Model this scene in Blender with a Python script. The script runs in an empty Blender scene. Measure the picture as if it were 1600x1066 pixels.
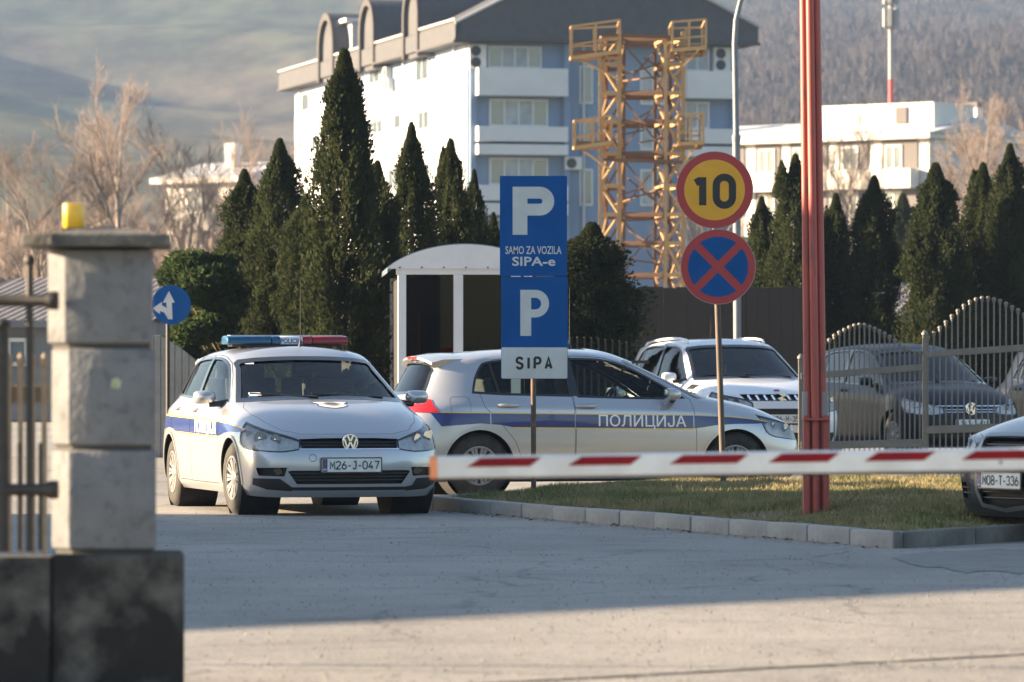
import bpy, bmesh, math, random
import numpy as np
from mathutils import Vector, Matrix
from mathutils.bvhtree import BVHTree

random.seed(7)
RNG = np.random.default_rng(7)
SC = bpy.context.scene
COL = SC.collection
PI = math.pi
R = math.radians

# ---------------------------------------------------------------- camera, sky, sun, exposure
FPX, CX, HY, CH = 7500.0, 800.0, 575.0, 1.27      # focal length in photo pixels, horizon row, camera height
cam_d = bpy.data.cameras.new('camera')
cam = bpy.data.objects.new('camera', cam_d)
COL.objects.link(cam)
cam.location = (0, 0, CH)
cam.rotation_euler = (R(90), 0, 0)
cam_d.sensor_width = 36
cam_d.lens = 36 * FPX / 1600
cam_d.shift_y = (HY - 533) / 1600
cam_d.clip_start = 0.5
cam_d.clip_end = 8000
cam_d.dof.use_dof = True
cam_d.dof.focus_distance = 44.0
cam_d.dof.aperture_fstop = 5.0
SC.camera = cam

SUN_EL, SUN_AZ = R(14.5), R(3.0)    # the sun stands low at the left, a little beyond the picture plane
SUNV = Vector((-math.cos(SUN_EL) * math.cos(SUN_AZ), math.cos(SUN_EL) * math.sin(SUN_AZ), math.sin(SUN_EL)))
world = bpy.data.worlds.new('World')
SC.world = world
world.use_nodes = True
wn = world.node_tree
bg = wn.nodes['Background']
sky = wn.nodes.new('ShaderNodeTexSky')
sky.sky_type = 'NISHITA'
sky.sun_disc = False
sky.sun_elevation = SUN_EL
sky.sun_rotation = math.atan2(SUNV.x, SUNV.y)
sky.air_density = 1.0
sky.dust_density = 0.9
sky.ozone_density = 1.2
wn.links.new(sky.outputs[0], bg.inputs[0])
bg.inputs[1].default_value = 0.05
sun_d = bpy.data.lights.new('sun', 'SUN')
sun_d.energy = 5.0
sun_d.angle = R(0.55)
sun_d.color = (1.0, 0.76, 0.50)
sun = bpy.data.objects.new('sun', sun_d)
COL.objects.link(sun)
sun.rotation_euler = SUNV.to_track_quat('Z', 'Y').to_euler()
SC.view_settings.view_transform = 'Standard'
SC.view_settings.look = 'None'
SC.view_settings.gamma = 1
SC.view_settings.use_curve_mapping = False
SC.view_settings.exposure = 2.68
SC.render.engine = 'CYCLES'
SC.cycles.use_denoising = True
SC.cycles.max_bounces = 8
SC.cycles.transparent_max_bounces = 16
SC.cycles.volume_bounces = 0
SC.cycles.sample_clamp_indirect = 6


def wx(x, Z):
    return (x - CX) * Z / FPX


def wz(y, Z):
    return CH - (y - HY) * Z / FPX


# ---------------------------------------------------------------- materials
def nd(nt, t, **kw):
    n = nt.nodes.new(t)
    for k, v in kw.items():
        if k in n.inputs:
            n.inputs[k].default_value = v
        else:
            setattr(n, k, v)
    return n


def c4(c):
    return (c[0], c[1], c[2], 1)


def mat(name, col, rough=.6, metal=0., col2=None, nscale=3., ndetail=5., bump=0., bscale=40., coat=0., spec=.5,
        stretch=(1, 1, 1), contrast=(.35, .65), col3=None, s3=15.):
    """A principled material whose colour wanders between col and col2 (and specks of col3), with a fine relief."""
    m = bpy.data.materials.new(name)
    m.use_nodes = True
    nt = m.node_tree
    b = nt.nodes['Principled BSDF']
    b.inputs['Base Color'].default_value = c4(col)
    b.inputs['Roughness'].default_value = rough
    b.inputs['Metallic'].default_value = metal
    b.inputs['Specular IOR Level'].default_value = spec
    if coat:
        b.inputs['Coat Weight'].default_value = coat
        b.inputs['Coat Roughness'].default_value = .04
    tc = nd(nt, 'ShaderNodeTexCoord')
    mp = nd(nt, 'ShaderNodeMapping')
    mp.inputs['Scale'].default_value = stretch
    nt.links.new(tc.outputs['Object'], mp.inputs[0])
    if col2 is not None:
        n = nd(nt, 'ShaderNodeTexNoise', Scale=nscale, Detail=ndetail, Roughness=.6)
        nt.links.new(mp.outputs[0], n.inputs['Vector'])
        r = nd(nt, 'ShaderNodeValToRGB')
        r.color_ramp.elements[0].position, r.color_ramp.elements[1].position = contrast
        r.color_ramp.elements[0].color, r.color_ramp.elements[1].color = c4(col), c4(col2)
        nt.links.new(n.outputs[0], r.inputs[0])
        out = r.outputs[0]
        if col3 is not None:
            n3 = nd(nt, 'ShaderNodeTexNoise', Scale=s3, Detail=6., Roughness=.7)
            nt.links.new(mp.outputs[0], n3.inputs['Vector'])
            r3 = nd(nt, 'ShaderNodeValToRGB')
            r3.color_ramp.elements[0].position, r3.color_ramp.elements[1].position = .52, .68
            mx = nd(nt, 'ShaderNodeMixRGB')
            mx.inputs[2].default_value = c4(col3)
            nt.links.new(n3.outputs[0], r3.inputs[0])
            nt.links.new(r3.outputs[0], mx.inputs[0])
            nt.links.new(out, mx.inputs[1])
            out = mx.outputs[0]
        nt.links.new(out, b.inputs['Base Color'])
    if bump:
        n2 = nd(nt, 'ShaderNodeTexNoise', Scale=bscale, Detail=4.)
        nt.links.new(mp.outputs[0], n2.inputs['Vector'])
        bp = nd(nt, 'ShaderNodeBump', Strength=bump, Distance=.01)
        nt.links.new(n2.outputs[0], bp.inputs['Height'])
        nt.links.new(bp.outputs[0], b.inputs['Normal'])
    return m


def glass_mat(name, tint, trans=.6, rough=.02, ior=1.5):
    """Thin pane: a tinted see-through sheet with a glossy coat that strengthens at grazing angles."""
    m = bpy.data.materials.new(name)
    m.use_nodes = True
    nt = m.node_tree
    nt.nodes.remove(nt.nodes['Principled BSDF'])
    tr = nd(nt, 'ShaderNodeBsdfTransparent', Color=c4([t * trans for t in tint]))
    gl = nd(nt, 'ShaderNodeBsdfGlossy', Roughness=rough)
    fr = nd(nt, 'ShaderNodeFresnel', IOR=ior)
    mx = nd(nt, 'ShaderNodeMixShader')
    nt.links.new(fr.outputs[0], mx.inputs[0])
    nt.links.new(tr.outputs[0], mx.inputs[1])
    nt.links.new(gl.outputs[0], mx.inputs[2])
    nt.links.new(mx.outputs[0], nt.nodes['Material Output'].inputs[0])
    return m


# ---------------------------------------------------------------- mesh helpers
class MB:
    def __init__(s):
        s.v, s.f, s.m = [], [], []
        s.cur = 0

    def add(s, vs, fs):
        o = len(s.v)
        s.v.extend([tuple(p) for p in vs])
        for f in fs:
            s.f.append([i + o for i in f])
            s.m.append(s.cur)
        return s

    def box(s, c, d, rz=0., M=None):
        hx, hy, hz = d[0] / 2, d[1] / 2, d[2] / 2
        vs = [Vector((x, y, z)) for z in (-hz, hz) for x, y in ((-hx, -hy), (hx, -hy), (hx, hy), (-hx, hy))]
        if rz:
            Rm = Matrix.Rotation(rz, 3, 'Z')
            vs = [Rm @ p for p in vs]
        vs = [p + Vector(c) for p in vs]
        if M is not None:
            vs = [M @ p for p in vs]
        return s.add(vs, [(3, 2, 1, 0), (4, 5, 6, 7), (0, 1, 5, 4), (1, 2, 6, 5), (2, 3, 7, 6), (3, 0, 4, 7)])

    def tube(s, p0, p1, r0, r1=None, n=8, caps=True):
        return s.path([p0, p1], [r0, r0 if r1 is None else r1], n, caps)

    def path(s, pts, rs, n=8, caps=True):
        pts = [Vector(p) for p in pts]
        if not isinstance(rs, (list, tuple)):
            rs = [rs] * len(pts)
        o = len(s.v)
        up = None
        for i, p in enumerate(pts):
            d = (pts[min(i + 1, len(pts) - 1)] - pts[max(i - 1, 0)]).normalized()
            if up is None:
                up = d.orthogonal().normalized()
            else:
                up = (up - d * up.dot(d)).normalized()
            w = d.cross(up)
            for k in range(n):
                a = 2 * PI * k / n
                s.v.append(tuple(p + (up * math.cos(a) + w * math.sin(a)) * rs[i]))
        for i in range(len(pts) - 1):
            for k in range(n):
                k2 = (k + 1) % n
                s.f.append([o + i * n + k, o + i * n + k2, o + (i + 1) * n + k2, o + (i + 1) * n + k])
                s.m.append(s.cur)
        if caps:
            s.f.append([o + k for k in reversed(range(n))]); s.m.append(s.cur)
            e = o + (len(pts) - 1) * n
            s.f.append([e + k for k in range(n)]); s.m.append(s.cur)
        return s

    def lathe(s, prof, n=24, M=None, cap=True):
        """prof: (radius, height) pairs about local z."""
        o = len(s.v)
        for r, z in prof:
            for k in range(n):
                a = 2 * PI * k / n
                p = Vector((r * math.cos(a), r * math.sin(a), z))
                s.v.append(tuple(M @ p if M is not None else p))
        for i in range(len(prof) - 1):
            for k in range(n):
                k2 = (k + 1) % n
                s.f.append([o + i * n + k, o + i * n + k2, o + (i + 1) * n + k2, o + (i + 1) * n + k]); s.m.append(s.cur)
        if cap:
            s.f.append([o + k for k in reversed(range(n))]); s.m.append(s.cur)
            e = o + (len(prof) - 1) * n
            s.f.append([e + k for k in range(n)]); s.m.append(s.cur)
        return s

    def prism(s, poly, o, u, v, d, d0, d1):
        """A 2D outline (a, b) on the axes u, v, swept along d from d0 to d1."""
        o, u, v, d = Vector(o), Vector(u), Vector(v), Vector(d)
        A = sum(poly[i][0] * poly[(i + 1) % len(poly)][1] - poly[(i + 1) % len(poly)][0] * poly[i][1] for i in range(len(poly)))
        if A * u.cross(v).dot(d) < 0:
            poly = list(reversed(poly))
        n = len(poly)
        vs = [o + u * a + v * b + d * d0 for a, b in poly] + [o + u * a + v * b + d * d1 for a, b in poly]
        fs = [list(reversed(range(n))), list(range(n, 2 * n))]
        fs += [[i, (i + 1) % n, n + (i + 1) % n, n + i] for i in range(n)]
        return s.add(vs, fs)

    def build(s, name, mats, parent=None, smooth=None, bevel=0., tri=False):
        me = bpy.data.meshes.new(name)
        me.from_pydata(s.v, [], s.f)
        if not isinstance(mats, (list, tuple)):
            mats = [mats]
        for m in mats:
            me.materials.append(m)
        if any(s.m):
            me.polygons.foreach_set('material_index', s.m)
        if bevel:
            bm = bmesh.new()
            bm.from_mesh(me)
            es = [e for e in bm.edges if len(e.link_faces) == 2 and e.calc_face_angle(0) > R(50)]
            bmesh.ops.bevel(bm, geom=es, offset=bevel, segments=2, affect='EDGES', profile=.5)
            bm.to_mesh(me)
            bm.free()
        me.update()
        if smooth:
            shade(me, smooth)
        return link(name, me, parent)


def shade(me, deg=35):
    me.polygons.foreach_set('use_smooth', [True] * len(me.polygons))
    me.set_sharp_from_angle(angle=R(deg))


def link(name, me, parent=None):
    o = bpy.data.objects.new(name, me)
    COL.objects.link(o)
    if parent is not None:
        o.parent = parent
    return o


def tag(o, label=None, cat=None, group=None, kind=None):
    for k, v in (('label', label), ('category', cat), ('group', group), ('kind', kind)):
        if v:
            o[k] = v
    return o


def thing(name, label, cat, loc=(0, 0, 0), rz=0., group=None, kind=None):
    o = bpy.data.objects.new(name, None)
    COL.objects.link(o)
    o.location = loc
    o.rotation_euler = (0, 0, rz)
    return tag(o, label, cat, group, kind)


def part_empty(name, parent, loc=(0, 0, 0)):
    o = bpy.data.objects.new(name, None)
    COL.objects.link(o)
    o.parent = parent
    o.location = loc
    return o


def copy_tree(o, parent=None, skip=()):
    c = o.copy()
    COL.objects.link(c)
    c.parent = parent
    for ch in list(o.children):
        if ch.name.split('.')[0] not in skip:
            copy_tree(ch, c, skip)
    return c


def np_mesh(name, V, F, material, parent=None, smooth=False):
    """Quads or triangles from numpy arrays."""
    me = bpy.data.meshes.new(name)
    n, k = F.shape
    me.vertices.add(len(V))
    me.vertices.foreach_set('co', np.ascontiguousarray(V, dtype=np.float32).ravel())
    me.loops.add(n * k)
    me.loops.foreach_set('vertex_index', np.ascontiguousarray(F, dtype=np.int32).ravel())
    me.polygons.add(n)
    me.polygons.foreach_set('loop_start', np.arange(0, n * k, k, dtype=np.int32))
    me.update(calc_edges=True)
    if smooth:
        me.polygons.foreach_set('use_smooth', [True] * n)
    me.materials.append(material)
    return link(name, me, parent)


def rounded(w, h, r, n=5, cx=0., cy=0.):
    pts = []
    for sx, sy, a0 in ((1, -1, -90), (1, 1, 0), (-1, 1, 90), (-1, -1, 180)):
        for k in range(n + 1):
            a = R(a0 + 90 * k / n)
            pts.append((cx + sx * (w / 2 - r) + r * math.cos(a), cy + sy * (h / 2 - r) + r * math.sin(a)))
    return pts


def text_mesh(body, height, wide=1.0, bold=0.0, spacing=1.0, width=None):
    """Flat lettering as (verts2d, faces), centred on the origin, cap height = height."""
    cu = bpy.data.curves.new('lettering', 'FONT')
    cu.body = body
    cu.align_x = 'CENTER'
    cu.offset = bold
    cu.space_character = spacing
    cu.resolution_u = 3
    o = bpy.data.objects.new('lettering', cu)
    COL.objects.link(o)
    dg = bpy.context.evaluated_depsgraph_get()
    me = o.evaluated_get(dg).to_mesh()
    vs = np.array([(p.co.x, p.co.y) for p in me.vertices])
    fs = [list(p.vertices) for p in me.polygons]
    o.evaluated_get(dg).to_mesh_clear()
    bpy.data.objects.remove(o)
    bpy.data.curves.remove(cu)
    base, cap = 0., .70
    sc = height / (cap + 2 * bold)
    vs[:, 0] = (vs[:, 0] - (vs[:, 0].min() + vs[:, 0].max()) / 2) * sc * wide
    vs[:, 1] = (vs[:, 1] - (base + cap) / 2) * sc
    if width:
        vs[:, 0] *= width / (vs[:, 0].max() - vs[:, 0].min())
    return vs, fs


def block_p(height, width, stem, bar, o, u, v, d, name, material, parent):
    """A bold upright P: stem, and a bowl as one band round its counter."""
    o, u, v = Vector(o), Vector(u), Vector(v)
    h, w = height, width
    bowl = h * .60
    r_o, r_i = bowl / 2, bowl / 2 - bar
    cx = w - r_o
    cyb = h - r_o
    outer = [(stem, h), (cx, h)] + [(cx + r_o * math.cos(a), cyb + r_o * math.sin(a)) for a in np.linspace(PI / 2, -PI / 2, 17)] + [(stem, h - bowl)]
    inner = [(stem, h - bar), (cx, h - bar)] + [(cx + r_i * 1.0 * math.cos(a), cyb + r_i * math.sin(a)) for a in np.linspace(PI / 2, -PI / 2, 17)] + [(stem, h - bowl + bar)]
    n = len(outer)
    pts = outer + inner + [(0, 0), (stem, 0), (stem, h), (0, h)]
    fs = [[k, n + k, n + k + 1, k + 1] for k in range(n - 1)] + [[2 * n, 2 * n + 1, 2 * n + 2, 2 * n + 3]]
    return MB().add([o + u * (a - w / 2) + v * (b - h / 2) for a, b in pts], fs).build(name, material, parent)


def flat_text(body, height, o, u, v, name, material, parent, wide=1., bold=0., spacing=1., width=None):
    """Lettering laid as a flat sheet at o on the axes u (reading direction) and v (up)."""
    vs, fs = text_mesh(body, height, wide, bold, spacing, width)
    o, u, v = Vector(o), Vector(u), Vector(v)
    mb = MB()
    mb.add([o + u * a + v * b for a, b in vs], fs)
    return mb.build(name, material, parent)


def arc(cx, cy, rx, ry, a0, a1, n=8):
    return [(cx + rx * math.cos(R(a0 + (a1 - a0) * k / n)), cy + ry * math.sin(R(a0 + (a1 - a0) * k / n))) for k in range(n + 1)]


def glyph(ch, w):
    """Centre lines of a plain sign-maker's letter in a box w wide and 1 high."""
    r = min(w / 2, .25)
    h = w / 2
    r = min(w * .62, .32)
    oval = arc(h, 1 - r, h, r, 90, 180, 6) + arc(h, r, h, r, 180, 360, 10) + arc(h, 1 - r, h, r, 0, 90, 6)
    g = {
        '0': [oval], 'O': [oval],
        '1': [[(w * .66, 1), (w * .66, 0)], [(w * .66 - .06, .90), (w * .10, .80)]],
        '2': [arc(h, .74, h, .26, 170, 0, 8) + [(w * .95, .62), (0, 0), (w, 0)]],
        '3': [arc(h, .755, h * .92, .245, 165, -70, 9), arc(h, .27, h, .27, 80, -165, 10)],
        '4': [[(w * .66, 1), (0, .26), (w, .26)], [(w * .70, .52), (w * .70, 0)]],
        '5': [[(w * .92, 1), (w * .12, 1), (w * .06, .54)] + arc(h, .31, h, .31, 120, -160, 10)],
        '6': [[(w * .72, 1), (w * .10, .47)] + arc(h, .28, h, .28, 150, 510, 14)],
        '7': [[(0, 1), (w, 1), (w * .38, 0)]],
        '8': [arc(h, .75, h * .88, .25, -90, 270, 14), arc(h, .26, h, .26, -270, 90, 14)],
        '-': [[(w * .12, .42), (w * .88, .42)]],
        'M': [[(0, 0), (0, 1), (h, .36), (w, 1), (w, 0)]],
        'J': [[(w * .3, 1), (w * .86, 1)] + [(w * .86, .3)] + arc(w * .45, .26, w * .41, .26, 0, -160, 8)],
        'T': [[(0, 1), (w, 1)], [(h, 1), (h, 0)]],
        'S': [arc(h, .745, h, .255, 15, 180, 8) + [(w * .08, .60), (w * .92, .40)] + arc(h, .255, h, .255, 0, -165, 8)],
        'I': [[(h, 0), (h, 1)]],
        'P': [[(0, 0), (0, 1)], [(0, 1), (w * .55, 1)] + arc(w * .58, .73, w * .42, .27, 90, -90, 10) + [(0, .46)]],
        'A': [[(0, 0), (h, 1.0), (w, 0)], [(w * .2, .28), (w * .8, .28)]],
    }
    return g[ch]


def ribbon(line, sw):
    """A mitred band of width sw along an open or closed centre line."""
    pts = [Vector(p) for p in line]
    out = [pts[0]]
    for p in pts[1:]:
        if (p - out[-1]).length > 1e-4:
            out.append(p)
    pts = out
    closed = (pts[0] - pts[-1]).length < 1e-3
    if closed:
        pts = pts[:-1]
    n = len(pts)
    L, Rr = [], []
    for i in range(n):
        a = pts[i - 1] if (closed or i > 0) else None
        b = pts[(i + 1) % n] if (closed or i < n - 1) else None
        d1 = (pts[i] - a).normalized() if a is not None else None
        d2 = (b - pts[i]).normalized() if b is not None else None
        d1 = d1 or d2
        d2 = d2 or d1
        n1, n2 = Vector((-d1.y, d1.x)), Vector((-d2.y, d2.x))
        m = n1 + n2
        k = (sw / 2) / max(.3, .5 * m.length_squared)
        L.append(pts[i] + m * k)
        Rr.append(pts[i] - m * k)
    vs = L + Rr
    rng = range(n if closed else n - 1)
    return vs, [[i, (i + 1) % n, n + (i + 1) % n, n + i] for i in rng]


def stroke_text(body, height, o, u, v, d, name, material, parent, w=.5, sw=.14, gap=.2, slant=0.):
    """Sign lettering built from bands; each band of a letter lies a hair above the one before."""
    o, u, v, d = Vector(o), Vector(u), Vector(v), Vector(d)
    wid = {'-': w * .75, 'I': sw * .6, '1': w * .8, ' ': w * .5, 'J': w * .9}
    adv = [wid.get(c, w) for c in body]
    total = sum(adv) + (gap) * (len(body) - 1)
    x = -total / 2
    mb = MB()
    hh = 1 - sw
    for c, a in zip(body, adv):
        if c != ' ':
            for k, line in enumerate(glyph(c, a)):
                vs, fs = ribbon([(p[0], p[1] * hh) for p in line], sw)
                mb.add([o + u * ((x + p[0]) * height) + v * ((p[1] - hh / 2) * height) + d * (.0004 * k) for p in vs], fs)
        x += a + gap
    ob = mb.build(name, material, parent)
    me = ob.data
    # all faces towards d
    bm = bmesh.new()
    bm.from_mesh(me)
    bm.normal_update()
    fl = [f for f in bm.faces if f.normal.dot(d) < 0]
    bmesh.ops.reverse_faces(bm, faces=fl)
    bm.to_mesh(me)
    bm.free()
    return ob

# ================================================================ cars
M_silver = mat('silver_paint', (.43, .44, .465), rough=.30, metal=.55, coat=1., bump=.015, bscale=500)
M_white = mat('white_paint', (.72, .74, .78), rough=.35, metal=.0, coat=1.)
M_navy = mat('dark_navy_paint', (.006, .008, .016), rough=.4, metal=.0, coat=.12, spec=.25)
M_slate = mat('dark_blue_grey_paint', (.016, .022, .042), rough=.32, metal=.2, coat=1.)
M_black = mat('black_plastic', (.012, .012, .013), rough=.45)
M_gloss = mat('gloss_black_trim', (.01, .01, .011), rough=.15, coat=.5)
M_under = mat('underbody', (.012, .012, .012), rough=.9)
M_cabin = mat('cabin_trim', (.022, .021, .021), rough=.85, col2=(.035, .034, .033))
M_seat = mat('seat_fabric', (.05, .05, .054), rough=.95, col2=(.075, .075, .08), nscale=40)
M_chrome = mat('chrome', (.72, .74, .78), rough=.22, metal=1.)
M_lampin = mat('lamp_reflector', (.62, .63, .65), rough=.18, metal=1.)
M_lampbase = mat('lamp_housing', (.80, .79, .77), rough=.35, metal=.35, col2=(.55, .55, .55), nscale=16)
M_lens = glass_mat('lamp_lens', (.97, .98, 1.), trans=.93)
M_red = mat('red_tail_lens', (.42, .008, .01), rough=.12, coat=1.)
M_glass = glass_mat('car_glass', (.74, .84, .80), trans=.84, ior=1.38)
M_glass_d = glass_mat('dark_car_glass', (.30, .44, .44), trans=.45, ior=1.7)
M_tyre = mat('tyre_rubber', (.016, .0155, .015), rough=.85, col2=(.035, .032, .028), nscale=9, bump=.2, bscale=120)
M_alloy = mat('wheel_cover_silver', (.22, .222, .228), rough=.4, metal=.3, col2=(.17, .168, .165), nscale=6)
M_blue = mat('blue_police_film', (.007, .024, .15), rough=.25, coat=.6)
M_yellow = mat('yellow_pinstripe', (.75, .48, .05), rough=.4)
M_wfilm = mat('white_film', (.80, .80, .80), rough=.4)
M_plate = mat('number_plate_white', (.72, .72, .70), rough=.4, col2=(.60, .60, .58), nscale=12)
M_ink = mat('black_print', (.012, .012, .014), rough=.5)
M_bluelens = mat('blue_beacon_lens', (.008, .065, .15), rough=.25, coat=.2)
M_redlens = mat('red_beacon_lens', (.22, .008, .014), rough=.25, coat=.2)
M_whitelens = mat('white_beacon_lens', (.62, .66, .70), rough=.2, coat=.5)
M_gold = mat('gold_print', (.42, .27, .06), rough=.4)


def morph1(pairs):
    xs = [p[0] for p in pairs]
    ys = [p[1] for p in pairs]

    def f(x):
        if x <= xs[0]:
            return ys[0] + (x - xs[0])
        if x >= xs[-1]:
            return ys[-1] + (x - xs[-1])
        return float(np.interp(x, xs, ys))
    return f


ident = lambda t: t

# control net of a hatchback, one side: 17 columns from the nose round to the tail, 10 rows from sill to roof ridge
SX = [1.318, .98, .55, .05, -.45, -.95, -1.318]
CAGE = [
    [(2.06, 0, 0.16), (2.03, 0.42, 0.16), (1.95, 0.63, 0.16), (1.86, 0.73, 0.165), (1.74, 0.79, 0.17), (1.56, 0.82, 0.18), (1.318, 0.825, 0.18), (0.98, 0.825, 0.18), (0.55, 0.825, 0.18), (0.05, 0.825, 0.18), (-0.45, 0.825, 0.18), (-0.95, 0.825, 0.18), (-1.318, 0.825, 0.18), (-1.71, 0.828, 0.2), (-1.94, 0.75, 0.24), (-2.02, 0.44, 0.26), (-2.035, 0, 0.26)],
    [(2.135, 0, 0.225), (2.1, 0.42, 0.225), (2.02, 0.655, 0.225), (1.92, 0.77, 0.23), (1.79, 0.83, 0.24), (1.59, 0.862, 0.25), (1.318, 0.872, 0.25), (0.98, 0.872, 0.25), (0.55, 0.872, 0.25), (0.05, 0.872, 0.25), (-0.45, 0.872, 0.25), (-0.95, 0.872, 0.25), (-1.318, 0.872, 0.25), (-1.71, 0.873, 0.27), (-2, 0.785, 0.31), (-2.08, 0.45, 0.32), (-2.095, 0, 0.32)],
    [(2.165, 0, 0.41), (2.135, 0.42, 0.41), (2.06, 0.665, 0.41), (1.955, 0.79, 0.41), (1.82, 0.852, 0.42), (1.6, 0.882, 0.43), (1.318, 0.894, 0.43), (0.98, 0.894, 0.43), (0.55, 0.894, 0.43), (0.05, 0.894, 0.43), (-0.45, 0.894, 0.43), (-0.95, 0.894, 0.43), (-1.318, 0.894, 0.43), (-1.71, 0.893, 0.45), (-2.03, 0.8, 0.48), (-2.11, 0.45, 0.49), (-2.125, 0, 0.49)],
    [(2.145, 0, 0.565), (2.115, 0.42, 0.565), (2.045, 0.65, 0.57), (1.945, 0.78, 0.575), (1.8, 0.848, 0.585), (1.6, 0.88, 0.595), (1.318, 0.898, 0.6), (0.98, 0.898, 0.6), (0.55, 0.898, 0.6), (0.05, 0.898, 0.6), (-0.45, 0.898, 0.6), (-0.95, 0.898, 0.6), (-1.318, 0.898, 0.6), (-1.71, 0.888, 0.61), (-2.015, 0.79, 0.62), (-2.1, 0.45, 0.63), (-2.115, 0, 0.63)],
    [(2.085, 0, 0.685), (2.055, 0.4, 0.69), (1.98, 0.625, 0.7), (1.875, 0.755, 0.712), (1.735, 0.83, 0.725), (1.55, 0.866, 0.735), (1.3, 0.888, 0.74), (0.98, 0.896, 0.74), (0.55, 0.899, 0.745), (0.05, 0.9, 0.75), (-0.45, 0.9, 0.76), (-0.95, 0.9, 0.77), (-1.318, 0.897, 0.78), (-1.71, 0.876, 0.785), (-1.985, 0.765, 0.785), (-2.07, 0.44, 0.78), (-2.085, 0, 0.78)],
    [(1.69, 0, 0.918), (1.67, 0.36, 0.913), (1.605, 0.57, 0.897), (1.54, 0.7, 0.875), (1.43, 0.785, 0.851), (1.32, 0.838, 0.838), (1.13, 0.868, 0.836), (0.88, 0.882, 0.844), (0.5, 0.888, 0.85), (0.05, 0.89, 0.86), (-0.45, 0.89, 0.872), (-0.95, 0.886, 0.885), (-1.318, 0.878, 0.895), (-1.66, 0.848, 0.9), (-1.9, 0.715, 0.905), (-2, 0.42, 0.905), (-2.02, 0, 0.905)],
    [(1.14, 0, 0.996), (1.11, 0.38, 0.995), (1.04, 0.6, 0.989), (0.97, 0.72, 0.98), (0.9, 0.77, 0.967), (0.78, 0.79, 0.959), (0.62, 0.81, 0.957), (0.44, 0.82, 0.96), (0.22, 0.827, 0.965), (-0.08, 0.83, 0.972), (-0.5, 0.83, 0.982), (-0.95, 0.82, 0.995), (-1.25, 0.8, 1.005), (-1.54, 0.76, 1.01), (-1.8, 0.635, 1.01), (-1.9, 0.38, 1.01), (-1.92, 0, 1.01)],
    [(0.38, 0, 1.362), (0.36, 0.345, 1.357), (0.31, 0.515, 1.342), (0.26, 0.585, 1.332), (0.2, 0.62, 1.34), (0.13, 0.642, 1.35), (0.05, 0.652, 1.364), (-0.05, 0.659, 1.376), (-0.17, 0.663, 1.386), (-0.36, 0.665, 1.394), (-0.62, 0.662, 1.392), (-0.92, 0.653, 1.382), (-1.17, 0.637, 1.368), (-1.4, 0.611, 1.342), (-1.63, 0.55, 1.32), (-1.73, 0.345, 1.335), (-1.75, 0, 1.34)],
    [(0.12, 0, 1.453), (0.11, 0.315, 1.448), (0.07, 0.455, 1.438), (0.03, 0.5, 1.433), (-0.01, 0.515, 1.433), (-0.06, 0.523, 1.435), (-0.12, 0.527, 1.438), (-0.19, 0.529, 1.442), (-0.29, 0.53, 1.446), (-0.45, 0.53, 1.448), (-0.66, 0.527, 1.446), (-0.92, 0.519, 1.436), (-1.12, 0.507, 1.423), (-1.3, 0.485, 1.408), (-1.46, 0.435, 1.388), (-1.53, 0.275, 1.396), (-1.55, 0, 1.4)],
    [(-0.06, 0, 1.473), (-0.07, 0, 1.473), (-0.08, 0, 1.473), (-0.1, 0, 1.474), (-0.12, 0, 1.474), (-0.15, 0, 1.475), (-0.19, 0, 1.476), (-0.25, 0, 1.477), (-0.34, 0, 1.478), (-0.48, 0, 1.478), (-0.67, 0, 1.474), (-0.9, 0, 1.465), (-1.07, 0, 1.454), (-1.2, 0, 1.444), (-1.29, 0, 1.436), (-1.33, 0, 1.432), (-1.35, 0, 1.43)],
]


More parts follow.
